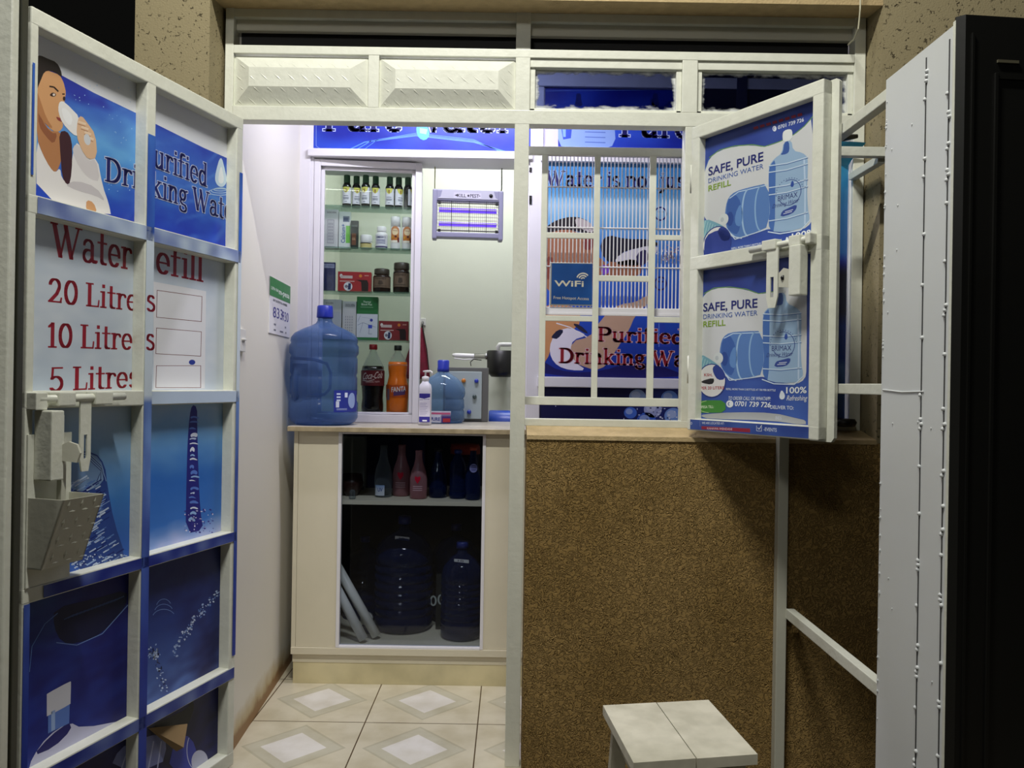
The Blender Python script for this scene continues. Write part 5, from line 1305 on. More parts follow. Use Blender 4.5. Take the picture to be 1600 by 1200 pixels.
# --- soda bottles on the cabinet floor
SODG = see_through('clear_pet', (238, 242, 240), (214, 222, 220), .04, .08)
def soda(name, label, px, px_w, hgt, liquid, capc, art, prof_k):
    n = NS+.006; s, p = onshelf(px, 600, ZB, n); r = (KF2.px(px+px_w/2, 600, n)[0]-KF2.px(px-px_w/2, 600, n)[0])/2
    t = thing(name, label, 'bottle', p); c = tuple(p); h = hgt
    pr = [(0, .002), (r*.80, 0), (r*.95, h*.03), (r*.96, h*.12), (r*.90, h*.22), (r*.93, h*.32), (r*1.0, h*.44), (r*1.0, h*.56), (r*.96, h*.62), (r*.84, h*.70), (r*.58, h*.79), (r*.36, h*.86), (r*.27, h*.91), (r*.26, h*.93)] if prof_k == 0 else \
         [(0, .002), (r*.86, 0), (r*.98, h*.03), (r*1.0, h*.2), (r*1.0, h*.40), (r*.86, h*.50), (r*.80, h*.56), (r*.86, h*.64), (r*.88, h*.70), (r*.76, h*.77), (r*.5, h*.84), (r*.3, h*.89), (r*.25, h*.93)]
    fillz = h*(.685 if prof_k == 0 else .755)
    MB().lathe([(a, z) for a, z in pr if z > fillz-h*.09 and a > 0], c, 30).build('bottle_shell', SODG, t)
    lq = [(max(0, a-.0012), z) for a, z in pr if z < fillz]; lq += [(lq[-1][0]*.97, fillz), (0, fillz)]
    MB().lathe(lq, c, 30).build('drink', liquid, t)
    MB().lathe([(0, h*.925), (r*.34, h*.925), (r*.35, h*.93), (r*.34, h*.995), (r*.31, h), (0, h)], c, 20).build('cap', capc, t)
    A = cyl_art(c, r*1.0+.0006); art(A, r, h); A.build('label', t); return t
def a_cola(A, r, h):
    A.grid(-r*1.5, r*1.5, h*.40, h*.62, 14, 1, lambda s, z: (96, 24, 32))
    A.sans('Coca-Cola', (-r*.82, h*.485), (r*1.02, h*.515), h*.10, (222, 206, 206), 2, False, .3)
    A.line([(-r*.80, h*.475), (-r*.2, h*.465), (r*.3, h*.49)], h*.007, (222, 206, 206), 2); A.sans('ORIGINAL TASTE', (-r*.45, h*.44), (r*.75, h*.45), h*.022, (200, 160, 160), 2)
COLA = mat('cola', (16, 10, 10), .2); FANT = mat('orange_soda', (236, 116, 30), .25)
soda('cola_bottle', 'bottle full of dark cola with a dark red label on the cabinet floor', 582.5, 37, .292, COLA, mat('red_cap', (150, 24, 34), .4), a_cola, 0)
def a_fan(A, r, h):
    A.grid(-r*1.5, r*1.5, h*.24, h*.42, 14, 1, lambda s, z: (196, 84, 26)); A.poly([(-r*.2, h*.26), (r*.9, h*.28), (r*.9, h*.36), (-r*.2, h*.32)], (92, 60, 110), 2, True)
    A.sans('FANTA', (-r*.40, h*.315), (r*.98, h*.335), h*.07, (226, 220, 226), 3); A.poly([(-r*.95, h*.2), (-r*.6, h*.2), (-r*.6, h*.36), (-r*.95, h*.36)], (120, 96, 110), 2, True)
soda('orange_soda_bottle', 'bottle of orange soda with a black cap beside the cola bottle', 621, 35, .290, FANT, mat('black_cap', (28, 26, 28), .4), a_fan, 1)

# ------------------------------------------------------------------ big blue jug on the worktop
YJ = 3.138; xj = (XZ(453, 600, YJ)[0]+XZ(559, 600, YJ)[0])/2; rj = (XZ(559, 600, YJ)[0]-XZ(453, 600, YJ)[0])/2
hj = XZ(505, 478, YJ)[1]-ZW
BLUEP = see_through('blue_polycarbonate', (176, 198, 228), (92, 122, 176), .24, .12, bump=.15, bscale=14)
jg = thing('water_jug', 'large blue 20 litre water jug on the left end of the worktop', 'jug', (xj, YJ, ZW)); c = (xj, YJ, ZW)
pr = [(0, .012), (rj*.5, .008), (rj*.78, 0), (rj*.93, .012), (rj*1.0, .03), (rj*1.0, .085), (rj*.95, .098), (rj*.93, .112), (rj*.97, .122), (rj*.97, .185), (rj*.935, .196), (rj*.97, .207), (rj*.97, .262), (rj*.94, .272), (rj*1.0, .284), (rj*1.0, .312), (rj*.95, .322), (rj*.975, .330), (rj*.955, .345), (rj*.86, .362), (rj*.62, .380), (rj*.40, .392), (rj*.26, .402), (rj*.215, .412), (rj*.205, .440)]
k = (hj-.033)/.440
MB().lathe([(a, z*k) for a, z in pr], c, 48).build('body', BLUEP, jg)
MB().lathe([(0, hj-.048), (rj*.235, hj-.048), (rj*.24, hj-.044), (rj*.225, hj-.003), (rj*.20, hj), (0, hj)], c, 28).build('cap', mat('royal_blue_cap', (34, 52, 170), .35), jg)
hd = MB(); HF = Fr((xj, YJ, ZW), (1, 0, 0), (0, -1, 0))
hd.box((-rj*.80, rj*.45, .095), (-rj*.36, rj*.50, .235), HF, bev=.008)
hd.tube([HF.pt(-rj*.58, rj*.62, .09), HF.pt(-rj*.60, rj*.70, .12), HF.pt(-rj*.60, rj*.70, .19), HF.pt(-rj*.56, rj*.6, .23)], .016, 12)
hd.tube([HF.pt(-rj*.75, rj*.55, .255), HF.pt(-rj*.1, rj*.75, .25), HF.pt(rj*.25, rj*.75, .235), HF.pt(rj*.36, rj*.7, .20), HF.pt(rj*.34, rj*.7, .14), HF.pt(rj*.2, rj*.76, .118), HF.pt(-rj*.3, rj*.82, .112)], .006, 8)
hd.build('handle', BLUEP, jg)
A = cyl_art(c, rj+.001)
A.grid(rj*.52, rj*1.45, .052, .135, 14, 4, lambda s, z: (38, 50, 138))
for v in range(3):
    A.poly([(rj*.60, .118-v*.012), (rj*.72, .118-v*.012), (rj*.72, .124-v*.012), (rj*.60, .124-v*.012)], (190, 200, 226), 2, True)
A.poly([(rj*.86, .108), (rj*.96, .108), (rj*.96, .126), (rj*.86, .126)], (200, 208, 230), 2, True); A.poly([(rj*.58, .070), (rj*.68, .070), (rj*.68, .093), (rj*.58, .093)], (190, 196, 216), 2, True)
A.poly([(rj*1.15+.022*math.cos(t), .096+.030*math.sin(t)) for t in [2*math.pi*q/20 for q in range(20)]], (140, 160, 206), 2, True)
for v in (.06, .064): A.poly([(rj*.60, v), (rj*.95, v), (rj*.95, v+.0018), (rj*.60, v+.0018)], (150, 164, 206), 2, True)
A.build('label', jg)

# ------------------------------------------------------------------ things right of the cabinet
ys = 3.215; xs = XZ(664, 640, ys)[0]
pb = thing('pump_bottle', 'white hand sanitizer pump bottle with purple label at the right foot of the display cabinet', 'pump bottle', (xs, ys, ZW)); c = (xs, ys, ZW)
hb = XZ(664, 596, ys)[1]-ZW
ov = lambda a: 1/max(abs(math.cos(a)), abs(math.sin(a)))**.55
MB().lathe([(0, 0), (.024, 0), (.026, .004), (.026, hb*.82), (.023, hb*.92), (.014, hb*.97), (.0125, hb), (0, hb)], c, 32, shape=ov).build('body', mat('milky_plastic', (222, 220, 230), .4), pb)
pp = MB(); pp.lathe([(0, hb), (.014, hb), (.0145, hb+.016), (.011, hb+.019), (.0035, hb+.021), (.0035, hb+.036), (.010, hb+.037), (.011, hb+.042), (0, hb+.044)], c, 18)
pp.tube([(xs+.004, ys, ZW+hb+.040), (xs+.020, ys-.003, ZW+hb+.040), (xs+.026, ys-.004, ZW+hb+.037), (xs+.027, ys-.004, ZW+hb+.024)], [.005, .0042, .004, .003], 8)
pp.build('pump', WPL, pb)
A = Art(lambda s, z, off: (xs+s, ys-.0335-off+.000, ZW+z)); ww = .0235
A.poly([(-ww+.004, .012), (ww, .012), (ww, hb*.72), (-ww+.004, hb*.72)], (54, 48, 138), 1, True); A.poly([(-ww+.004, .034), (ww, .034), (ww, hb*.6), (-ww+.004, hb*.6)], (214, 210, 226), 2, True)
A.poly([(-ww+.004, hb*.52), (ww, hb*.56), (ww, hb*.64), (0, hb*.60), (-ww+.004, hb*.62)], (226, 224, 236), 3, True); A.sans('HAND SANITIZER', (-ww+.006, hb*.565), (ww-.002, hb*.58), .004, (70, 60, 150), 4)
for q in range(8): A.poly([(-ww+.007, .040+q*.0065), (ww*.3+(q % 3)*.004, .040+q*.0065), (ww*.3+(q % 3)*.004, .042+q*.0065), (-ww+.007, .042+q*.0065)], (160, 156, 190), 4, True)
A.poly([(-.006, .015), (.012, .015), (.012, .021), (-.006, .021)], (220, 220, 230), 2, True)
A.build('label', pb)
yw = 3.42; xw = XZ(692, 620, yw)[0]; rw = .096
hwj = XZ(692, 563, yw)[1]-ZW
b10 = thing('water_bottle', 'clear blue ten litre water bottle behind the pump bottle', 'bottle', (xw, yw, ZW)); c = (xw, yw, ZW); k = hwj/.272
CLB = see_through('pale_blue_pet', (176, 200, 226), (120, 150, 186), .26, .06, bump=.3, bscale=22)
MB().lathe([(0, 0), (rw*.85, 0), (rw*.97, .012), (rw*.96, .05), (rw*.92, .058), (rw*.97, .066), (rw*.95, .10), (rw*.91, .106), (rw*.97, .115), (rw*1.0, .13), (rw*.98, .148), (rw*.86, .172), (rw*.62, .196), (rw*.36, .212), (rw*.22, .222), (rw*.20, .232)][:0] or [(a, z*k) for a, z in [(0, 0), (rw*.85, 0), (rw*.97, .012), (rw*.96, .05), (rw*.92, .058), (rw*.97, .066), (rw*.95, .10), (rw*.91, .106), (rw*.97, .115), (rw*1.0, .13), (rw*.98, .148), (rw*.86, .172), (rw*.62, .196), (rw*.36, .212), (rw*.22, .222), (rw*.20, .232)]], c, 40).build('body', CLB, b10)
MB().lathe([(0, .222*k), (rw*.27, .222*k), (rw*.27, .236*k), (rw*.255, .240*k), (rw*.26, .268*k), (rw*.22, .272*k), (0, .272*k)], c, 24).build('cap', mat('royal_blue_cap', (34, 52, 170)), b10)
A = cyl_art(c, rw+.0008)
A.grid(-rw*.5, rw*.45, .004, .052, 12, 2, lambda s, z: (206, 210, 226) if s < .0 or z > .036 else (70, 46, 120)); A.poly([(rw*.1, .006), (rw*.42, .006), (rw*.42, .022), (rw*.1, .022)], (170, 50, 60), 2, True)
A.sans('PURE', (-rw*.44, .012), (-rw*.02, .012), .014, (60, 70, 150), 3); A.poly([(-rw*.45, .038), (rw*.42, .038), (rw*.42, .046), (-rw*.45, .046)], (190, 90, 130), 2, True)
A.build('label', b10)
# control box
yk = 3.545
kx0, kz1 = XZ(700, 574, yk); kx1, _ = XZ(763, 600, yk)
kb = thing('control_box', 'grey control box with orange and blue knobs at the back of the worktop', 'control box', ((kx0+kx1)/2, yk, ZW))
MB().box((kx0-.02, yk, ZW), (kx1, yk+.05, kz1), bev=.003).build('case', mat('dark_grey_steel', (96, 96, 94), .5), kb)
MB().box((kx0-.01, yk-.012, ZW+.012), (XZ(753, 600, yk)[0], yk-.0005, XZ(740, 581, yk)[1]), bev=.003).build('lid_plate', mat('pale_grey_lid', (164, 176, 178), .45), kb)
for px, py, col, nm in ((724.5, 595, (196, 120, 40), 'orange knob'), (744.5, 595.5, (40, 60, 170), 'blue knob'), (741.5, 620, (70, 84, 84), 'black knob, middle right'), (733, 644, (40, 44, 46), 'black knob at the bottom')):
    q = P(px, py, yk-.012); m = MB()
    V = [(.0, -.014), (.0075, -.014), (.009, -.011), (.0095, 0)]
    m.lathe([(r_, z_) for r_, z_ in V], (q.x, yk-.012, q.z), 18, axis='y'); m.build('knob', mat('knob_%d' % col[0], col, .35), bpy.data.objects['lid_plate'], nm)
cbm = MB(); cbm.tube([P(736, 572, yk+.02), P(735, 566, yk+.03), P(740, 561.5, yk+.05), P(752, 563, yk+.1)], .0022, 6); cbm.build('cable', DARK, kb)
# filter housing, pipe and blue canister
yf = 3.80
fx = XZ(783, 560, yf)[0]
fh = thing('filter_housing', 'black water filter housing with a white lamp tube mounted on the back wall', 'filter', (fx, yf, XZ(783, 588, yf)[1])); z0, z1 = XZ(783, 589, yf)[1], XZ(783, 548, yf)[1]
MB().lathe([(0, z0), (.045, z0), (.062, z0+.018), (.066, z0+.03), (.068, z1-.004), (.064, z1), (0, z1)], (fx, yf, 0), 32).box((fx-.03, yf+.05, z0+.03), (fx+.03, 4.305, z1-.02)).build('housing', DARK, fh)
tz = XZ(720, 556, yf)[1]
m = MB(); m.tube([(XZ(707, 554, yf)[0], yf, tz+.004), (XZ(712, 554, yf)[0], yf, tz+.002), (XZ(741, 554, yf)[0], yf, tz), (XZ(742, 554, yf)[0], yf, tz)], [.006, .011, .011, .010], 14); m.build('lamp_tube', WPL, fh)
m = MB(); m.lathe([(.0, 0), (.0125, 0), (.0125, .05), (.016, .052), (.016, .062), (0, .062)], (XZ(741, 554, yf)[0], yf, tz), 16, axis='x'); m.build('chrome_collar', mat('chrome', (200, 200, 204), .15, 1.), fh)
m = MB(); m.tube([(XZ(710, 560, yf)[0], yf-.004, tz-.012), (XZ(725, 562, yf)[0], yf-.006, tz-.018), (XZ(742, 560, yf)[0], yf, tz-.014)], .0035, 6); m.build('clip', WPL, fh)
m = MB(); zp = XZ(790, 541, 4.2)[1]; m.tube([(fx-.02, 4.02, zp-.05), (fx-.02, 4.02, zp-.012), (fx-.012, 4.02, zp), (fx+.0, 4.02, zp), (fx+.3, 4.02, zp+.004)], .011, 10)
tag(m.build('water_pipe', WPL), 'white plastic water pipe running above the black filter housing', 'pipe')
ybl = 3.72; m = MB(); bz = XZ(780, 641, ybl)[1]; bx = XZ(764, 650, ybl)[0]
m.lathe([(0, 0), (.055, 0), (.058, .004), (.058, .30), (0, .30)], (bx, ybl, bz-.058), 24, axis='x')
tag(m.build('blue_canister', mat('blue_plastic', (36, 70, 170), .35)), 'horizontal blue canister behind the worktop at the right of the control box', 'canister')
m = MB(); m.box((bx-.10, ybl-.08, 0), (bx+.34, ybl+.09, bz-.116), bev=.004)
tag(m.build('low_stand', mat('dark_stand', (44, 44, 50), .6)), 'low dark stand under the blue canister behind the worktop', 'stand')
# red bag
yb_ = 4.27
bg_ = thing('red_bag', 'dark red fabric bag hanging from a hook behind the display cabinet', 'bag', P(660, 590, yb_))
z0, z1 = P(660, 592, yb_).z, P(660, 512, yb_).z; xb = P(659, 512, yb_).x
m = MB(); N = 8; V = []; Fc = []
for i in range(N+1):
    t = i/N; hw_ = .012 + .075*t**.8; th_ = .006+.02*t; z = z1+(z0-z1)*t
    for (dx, dy) in ((-1.25, 0), (-.5, -1), (.3, -.7), (.62, 0), (.3, .6), (-.5, .6)): V.append((xb+dx*hw_-.004, yb_+dy*th_, z))
for i in range(N):
    for k in range(6): Fc.append((i*6+k, i*6+(k+1) % 6, (i+1)*6+(k+1) % 6, (i+1)*6+k))
Fc += [tuple(range(6)), tuple(N*6+k for k in range(6))]
m.add(V, Fc, 0, True); m.build('pouch', mat('dark_red_cloth', (136, 20, 58), .8, var=.3, vscale=20), bg_)
m = MB(); m.tube([(xb+.002, yb_+.015, z1+.035), (xb+.004, yb_, z1+.01), (xb+.0, yb_, z1-.002)], .005, 6); m.tube([(xb+.006, yb_-.008, z1-.0), (xb+.03, yb_-.012, z1-.12), (xb+.044, yb_-.014, z1-.24)], .003, 6); m.build('cord', DARK, bg_)
hk = MB(); q = P(660, 503, 4.295); hk.box((q.x-.018, 4.289, q.z-.02), (q.x+.018, 4.30, q.z+.02), bev=.003); hk.tube([(q.x, 4.289, q.z-.004), (q.x, 4.272, q.z-.010), (q.x, 4.268, q.z-.002)], .003, 6)
tag(hk.build('wall_hook', WPL), 'small white wall hook above the red bag', 'hook')

# ------------------------------------------------------------------ pest lamp
yz = 3.375
q00, q10 = P(676, 293, yz), P(787, 300, yz+.012); zb_ = P(730, 375, yz).z
xa, xb2 = q00.x, q10.x; ZF = Fr((xa, yz, 0), (xb2-xa, .022, 0), (.022, -(xb2-xa), 0)); WZ = (Vector((xb2, yz+.022, 0))-Vector((xa, yz, 0))).length
zt_ = q00.z-.004; zb_ = P(680, 371, yz).z
zp_ = thing('insect_killer', 'grey insect killer lamp with purple tubes hanging from a brass chain and a black cord', 'insect killer', ZF.pt(WZ/2, -.03, zb_))
GPL = mat('grey_violet_plastic', (132, 132, 158), .4); SIL = mat('silver_face', (176, 176, 192), .35)
hgt = zt_-zb_; zi0, zi1 = zb_+.028, zt_-.048
m = MB(); m.box((0, -.06, zb_-.004), (.020, 0, zt_), ZF, bev=.006); m.box((WZ-.020, -.06, zb_-.004), (WZ, 0, zt_), ZF, bev=.006); m.box((.016, -.06, zi1), (WZ-.016, -.001, zt_), ZF, bev=.006); m.box((.016, -.06, zb_+.004), (WZ-.016, -.001, zb_+.026), ZF, bev=.004)
m.build('housing', GPL, zp_)
m = MB(); m.prism([(.022, zi1+.008), (WZ-.022, zi1+.008), (WZ-.034, zi1+.016), (WZ-.042, zt_-.003), (.042, zt_-.003), (.034, zi1+.016)], ZF, -.0012, .0015); m.build('front_plate', SIL, zp_)
A = Art(lambda s, z, off: ZF.pt(s, .0018+off, z))
A.poly([(.09, zi1+.012), (.205, zi1+.012), (.205, zi1+.034), (.09, zi1+.034)], (190, 188, 206), 0, True); A.sans('KILL', (.105, zi1+.015), (.142, zi1+.015), .014, (40, 38, 52), 2); A.sans('PEST', (.158, zi1+.015), (.196, zi1+.015), .014, (40, 38, 52), 2)
A.poly([(.092, zi1+.022), (.106, zi1+.028), (.106, zi1+.017)], (40, 38, 52), 2, True); A.poly([(.146, zi1+.022), (.151, zi1+.028), (.156, zi1+.022), (.151, zi1+.015)], (40, 38, 52), 2, True); A.poly([(.196, zi1+.020), (.203, zi1+.022), (.196, zi1+.025)], (40, 38, 52), 2, True)
A.build('lettering', bpy.data.objects['front_plate'])
m = MB(); s_ = WZ*.82; q = ZF.pt(s_, .002, zi1+.024); m.lathe([(0, -.004), (.007, -.004), (.008, 0)], tuple(q), 18, axis='y'); m.build('switch', DARK, bpy.data.objects['front_plate'])
UV = mat('uv_tube', (120, 90, 220), .4, emit=(112, 70, 255), estr=.75)
span = zi1-zi0
for f in (.26, .72):
    z = zi0+span*f; m = MB(); m.tube([ZF.pt(.028, -.022, z), ZF.pt(WZ-.028, -.022, z)], .0100, 12); m.build('tube', UV, zp_, 'glowing purple tube')
WIRE = mat('pale_wire', (206, 204, 190), .4)
m = MB()
for k in range(9): z = zi0+span*(k+.5)/9; m.tube([ZF.pt(.02, -.010, z), ZF.pt(WZ-.02, -.010, z)], .0018, 5)
m.build('grid', WIRE, zp_)
m = MB()
for k in range(30): s_ = .03+(WZ-.06)*k/29; m.tube([ZF.pt(s_, -.006, zi0), ZF.pt(s_, -.006, zi1)], .0005, 4)
for z in (zi0+.004, zi1-.010): m.tube([ZF.pt(.018, -.004, z), ZF.pt(WZ-.018, -.004, z)], .0022, 6)
for k in (.27, .52, .76): m.tube([ZF.pt(WZ*k, -.003, zi0-.004), ZF.pt(WZ*k, -.003, zi1)], .0012, 5)
for z in (zi0+.004, zi1-.010):
    for s_ in (.024, WZ-.034): m.box((s_, -.010, z-.005), (s_+.012, .0, z+.005), ZF)
m.build('guard_rods', DARK, zp_)
for s_, mt, nm in ((.008, mat('brass_chain', (170, 164, 110), .35, .7), 'brass chain'), (WZ-.010, DARK, 'black cord')):
    m = MB(); b0 = ZF.pt(s_, -.03, zt_-.002); zt2 = zH0
    if nm[0] == 'b' and 'brass' in nm:
        z = b0.z; i = 0
        while z < zt2: m.lathe([(.0008, -.003), (.0028, -.0015), (.0028, .0015), (.0008, .003)], (b0.x, b0.y, z), 6); z += .0062
        m.tube([b0, (b0.x, b0.y, zt2)], .0007, 4)
    else: m.tube([b0, b0+Vector((.003, 0, .02)), (b0.x+.002, b0.y, zt2)], .0026, 6)
    m.build('chain', mt, zp_, nm)

# ------------------------------------------------------------------ inside the counter cabinet
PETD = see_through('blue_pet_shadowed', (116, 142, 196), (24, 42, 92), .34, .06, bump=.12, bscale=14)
CLG = see_through('clear_bottle_glass', (225, 230, 232), (150, 160, 166), .10, .04)
def ribbed(name, label, px, py_top, yy, r, zbase, matl, tagtxt=None, ribs=7, neck=.16, capm=None, group=None, cat='bottle', lab=None):
    x = XZ(px, 900, yy)[0]; ht = XZ(px, py_top, yy)[1]-zbase; t = thing(name, label, cat, (x, yy, zbase), group); c = (x, yy, zbase)
    pr = [(0, 0), (r*.86, 0), (r*.99, ht*.03)]; h0_, h1_ = ht*.08, ht*.60
    for k in range(ribs):
        z = h0_+(h1_-h0_)*k/ribs; dz_ = (h1_-h0_)/ribs
        pr += [(r, z), (r, z+dz_*.55), (r*.955, z+dz_*.7), (r*.955, z+dz_*.85)]
    pr += [(r, h1_), (r*.99, ht*.66), (r*.88, ht*.74), (r*.6, ht*.82), (r*neck*1.6, ht*.865), (r*neck*1.2, ht*.88), (r*neck*1.2, ht*.96)]
    MB().lathe(pr, c, 40).build('body', matl, t)
    m = MB(); m.lathe([(0, ht*.93), (r*neck*1.45, ht*.93), (r*neck*1.45, ht*.99), (r*neck*1.2, ht), (0, ht)], c, 20); m.build('cap', capm or mat('navy_cap', (28, 44, 120), .4), t)
    if tagtxt:
        A = Art(lambda s, z, off: (x+s, yy-r*.40-off-.02, zbase+z)); wl = .029
        A.poly([(-wl, ht*.845), (wl, ht*.835), (wl, ht*.80), (-wl, ht*.815)], (208, 208, 210), 1, True); A.sans(tagtxt, (-wl*.5, ht*.818), (wl*.3, ht*.814), ht*.016, (70, 70, 84), 2)
        A.build('price_tag', t)
    if lab: lab(t, c, r, ht)
    return t
zfl = zc0+.026
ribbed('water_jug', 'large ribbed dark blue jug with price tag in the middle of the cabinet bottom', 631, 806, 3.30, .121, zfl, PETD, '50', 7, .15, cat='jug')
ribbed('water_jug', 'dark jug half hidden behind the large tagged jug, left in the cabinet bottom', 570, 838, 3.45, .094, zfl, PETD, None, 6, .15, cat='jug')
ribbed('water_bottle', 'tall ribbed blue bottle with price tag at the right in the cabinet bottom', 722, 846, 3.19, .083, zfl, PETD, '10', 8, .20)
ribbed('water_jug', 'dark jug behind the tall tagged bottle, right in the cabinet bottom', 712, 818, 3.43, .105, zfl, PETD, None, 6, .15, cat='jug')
def tapered(name, label, px, py_top, yy, r, zbase, matl, lab=None, group=None, capm=None):
    x = XZ(px, 780, yy)[0]; ht = XZ(px, py_top, yy)[1]-zbase; t = thing(name, label, 'bottle', (x, yy, zbase), group); c = (x, yy, zbase)
    MB().lathe([(0, .004), (r*.8, 0), (r*.96, ht*.02), (r*1.0, ht*.2), (r*1.0, ht*.42), (r*.86, ht*.55), (r*.56, ht*.70), (r*.42, ht*.82), (r*.38, ht*.95), (r*.42, ht*.955), (r*.42, ht*.985), (r*.36, ht)], c, 28).build('body', matl, t)
    if capm: MB().lathe([(0, ht*.95), (r*.45, ht*.95), (r*.45, ht*1.01), (0, ht*1.012)], c, 16).build('cap', capm, t)
    if lab: A = cyl_art(c, r+.0006); lab(A, r, ht); A.build('label', t)
    return t
PINK = see_through('pink_frosted_bottle', (226, 176, 182), (196, 140, 146), .45, .25)
def lab_b(A, r, h): A.grid(-r*.9, r*.3, h*.04, h*.24, 8, 2, lambda s, z: (120, 150, 196) if z > h*.14 else (200, 206, 216)); A.sans('UV', (-r*.5, h*.12), (r*.1, h*.12), h*.07, (40, 70, 140), 2)
def lab_h(A, r, h):
    A.poly([(0, h*.32), (r*.32, h*.41), (r*.34, h*.46), (r*.18, h*.48), (0, h*.455), (-r*.18, h*.48), (-r*.34, h*.46), (-r*.32, h*.41)], (206, 24, 56), 2, True)
    for v in (.26, .22, .18): A.poly([(-r*.6, h*v), (r*.6, h*v), (r*.5, h*(v+.014)), (-r*.5, h*(v+.014))], (216, 180, 186), 2, True)
tapered('glass_bottle', 'clear glass bottle with small blue label left of the pink bottles in the counter', 598.5, 696, 3.17, .0345, zsh, CLG, lab_b)
tapered('pink_bottle', 'pink bottle with a dark red heart, left and further back of the pink pair', 627, 695, 3.21, .036, zsh, PINK, lab_h, 'pink heart bottles')
tapered('pink_bottle', 'pink bottle with a bright red heart, right and in front of the pink pair', 653.5, 704, 3.14, .034, zsh, PINK, lab_h, 'pink heart bottles')
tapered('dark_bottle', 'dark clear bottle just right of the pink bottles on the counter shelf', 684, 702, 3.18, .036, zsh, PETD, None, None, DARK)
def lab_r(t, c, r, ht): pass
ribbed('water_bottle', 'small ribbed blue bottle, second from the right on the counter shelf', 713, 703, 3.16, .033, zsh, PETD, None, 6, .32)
def lab_w(A, r, h):
    A.poly([(r*.1+r*.5*math.cos(t), h*.62+r*.55*math.sin(t)) for t in [2*math.pi*k/18 for k in range(18)]], (150, 150, 206), 2, True)
    for v in (-.25, 0, .25): A.poly([(-r*.2, h*.62+r*v), (r*.4, h*.62+r*v), (r*.4, h*.62+r*(v+.1)), (-r*.2, h*.62+r*(v+.1))], (60, 60, 120), 3, True)
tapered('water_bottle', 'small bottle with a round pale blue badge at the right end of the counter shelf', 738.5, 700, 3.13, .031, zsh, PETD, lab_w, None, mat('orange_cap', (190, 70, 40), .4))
# brown bowl + stopper at the left
x = XZ(547, 760, 3.16)[0]; t = thing('bowl', 'dark brown bowl with ragged rim at the left end of the counter shelf', 'bowl', (x, 3.19, zsh))
MB().lathe([(0, .002), (.024, 0), (.034, .02), (.046, .05), (.042, .06), (.038, .085), (.034, .07), (.024, .03), (0, .02)], (x, 3.19, zsh), 22, shape=lambda a: 1+.06*math.sin(a*5)).build('bowl_body', mat('dark_brown_glaze', (52, 28, 24), .3, var=.3), t)
x = XZ(551, 772, 3.10)[0]; m = MB(); m.lathe([(0, 0), (.012, 0), (.014, .008), (.009, .018), (.012, .026), (.007, .034), (0, .036)], (x, 3.095, zsh), 16)
tag(m.build('glass_stopper', CLG), 'small clear glass stopper in front of the brown bowl', 'stopper')
# pale curtain-like pack behind the bowl and dark cartons at the back of the shelf
for px0, px1, pyt, yy, col, nm, lb, cat in ((536, 570, 682, 3.36, (150, 156, 150), 'folded_sheet', 'pale folded sheet standing behind the brown bowl', 'sheet'), (572, 622, 684, 3.42, (20, 26, 70), 'navy_carton', 'dark navy carton behind the clear glass bottle', 'box'), (626, 664, 684, 3.46, (40, 42, 110), 'blue_carton', 'dim blue carton behind the pink bottles', 'box'), (668, 692, 684, 3.47, (18, 18, 30), 'black_carton', 'black carton at the back of the counter shelf', 'box')):
    x0_, z1_ = XZ(px0, pyt, yy); x1_ = XZ(px1, pyt, yy)[0]; m = MB(); m.box((x0_, yy, zsh), (x1_, yy+.05, min(z1_, zc1-.03)), bev=.002)
    tag(m.build(nm, mat('m_'+nm, col, .6)), lb, cat)
t = thing('red_lid_tub', 'tub with a red and white lid behind the small water bottles on the counter shelf', 'tub', (XZ(727, 700, 3.33)[0], 3.33, zsh)); c = (XZ(727, 700, 3.33)[0], 3.33, zsh); ht = XZ(727, 694, 3.33)[1]-zsh
MB().lathe([(0, 0), (.05, 0), (.058, ht*.8), (0, ht*.8)], c, 26).build('tub', mat('navy_tub', (24, 28, 60), .5), t); MB().lathe([(0, ht*.8), (.062, ht*.8), (.062, ht*.93), (.058, ht), (0, ht)], c, 26).build('lid', mat('red_lid', (176, 60, 48), .4), t)
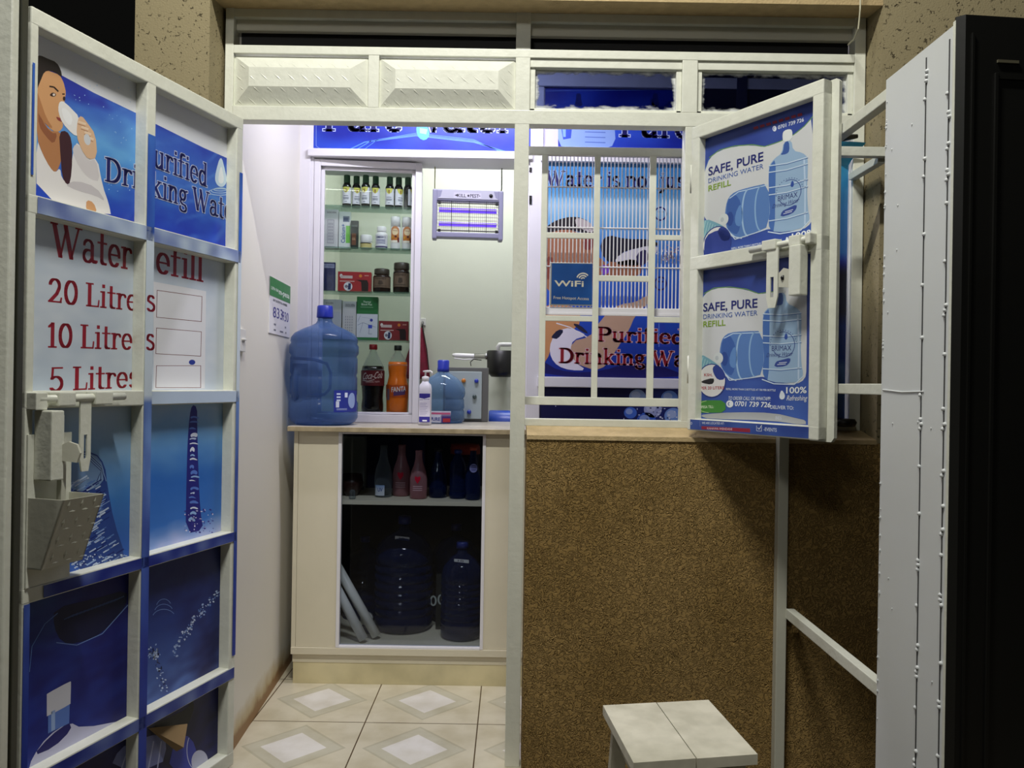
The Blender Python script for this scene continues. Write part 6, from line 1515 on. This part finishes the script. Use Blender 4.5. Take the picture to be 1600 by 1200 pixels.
# pipes leaning inside, tape roll, black box with white figures
for k, (a_, b_, lb) in enumerate((((505, 880), (568, 1004), 'white pipe leaning at the far left inside the counter cabinet'), ((524, 880), (588, 1002), 'white pipe leaning right beside its twin inside the counter cabinet'))):
    m = MB(); yy = 3.095+k*.045; zt_p = XZ(*a_, yy)[1]; p1 = P(*b_, yy); p1.z = zfl+.012; p0_ = P(*a_, yy); p0_.x = max(p0_.x, xc0+.045)
    m.tube([p1, p0_], .0185, 16)
    o = m.build('pipe', mat('grey_white_pipe', (238, 237, 230), .4)); tag(o, lb, 'pipe', 'leaning white pipes')
q = P(573, 958, 3.19); t = thing('tape_roll', 'small white tape roll beside the leaning pipes in the counter cabinet', 'tape', (q.x, 3.20, zfl))
MB().lathe([(.008, -.013), (.024, -.013), (.024, .013), (.008, .013), (.008, -.013)], (q.x, 3.195, zfl+.062), 24, axis='y').build('roll', mat('tape_white', (214, 212, 206), .5), t)
MB().box((q.x-.02, 3.19, zfl), (q.x+.024, 3.212, zfl+.037), bev=.004).build('holder', mat('navy_holder', (30, 36, 90), .5), t)
yy = 3.27; x0_, z1_ = XZ(679, 898, yy); x1_ = XZ(694, 898, yy)[0]
t = thing('black_box', 'black box with white round figures between the jug and the tall bottle', 'box', ((x0_+x1_)/2, yy, zfl)); MB().box((x0_+.007, yy, zfl), (x1_, yy+.022, z1_), bev=.002).build('carton', mat('black_card', (24, 26, 26), .5), t)
A = plane_art(Fr((0, yy, 0), (1, 0, 0), (0, -1, 0)), .0004); A.ring(677, 939, 4, 7, 2.6, (190, 196, 190), 2); A.ring(689, 937, 4, 7, 2.6, (190, 196, 190), 2); A.build('print', t)

# ------------------------------------------------------------------ light
def area(name, loc, rot, sx, sy, power, col):
    L = bpy.data.lights.new(name, 'AREA'); L.shape = 'RECTANGLE'; L.size = sx; L.size_y = sy; L.energy = power; L.color = col
    o = bpy.data.objects.new(name, L); C.objects.link(o); o.location = loc; o.rotation_euler = rot; return o
area('street_lamp_tube', (-.15, 1.0, H+2.39), (math.radians(30), 0, 0), .60, .06, 60, (1.0, .99, .91))
area('added_fill_lamp', (-1.0, -1.5, 3.2), (math.radians(65), 0, 0), .8, .3, 18, (1.0, .99, .93))  # added fill light that lifts the whole street front, no real lamp
area('shop_front_lamp', (-.2, 2.74, 2.50), (math.radians(22), 0, 0), .7, .06, 16.5, (.90, .88, 1.0))
area('shop_back_lamp', (-.1, 3.85, 2.66), (0, 0, 0), .7, .08, 13, (.95, 1.0, .95))
SC.view_settings.exposure = 0.0
# a hair of clearance under everything that stands on a board or shelf
for o in list(SC.objects):
    if o.parent is None and o.type in ('EMPTY', 'MESH') and o.get('kind') != 'structure' and (o.get('category') in ('bottle', 'jug', 'box', 'jar', 'bowl', 'stopper', 'sheet', 'tub', 'pipe', 'tape', 'pump bottle', 'control box')) and not o.name.startswith('water_pipe'):
        o.location.z += .0008
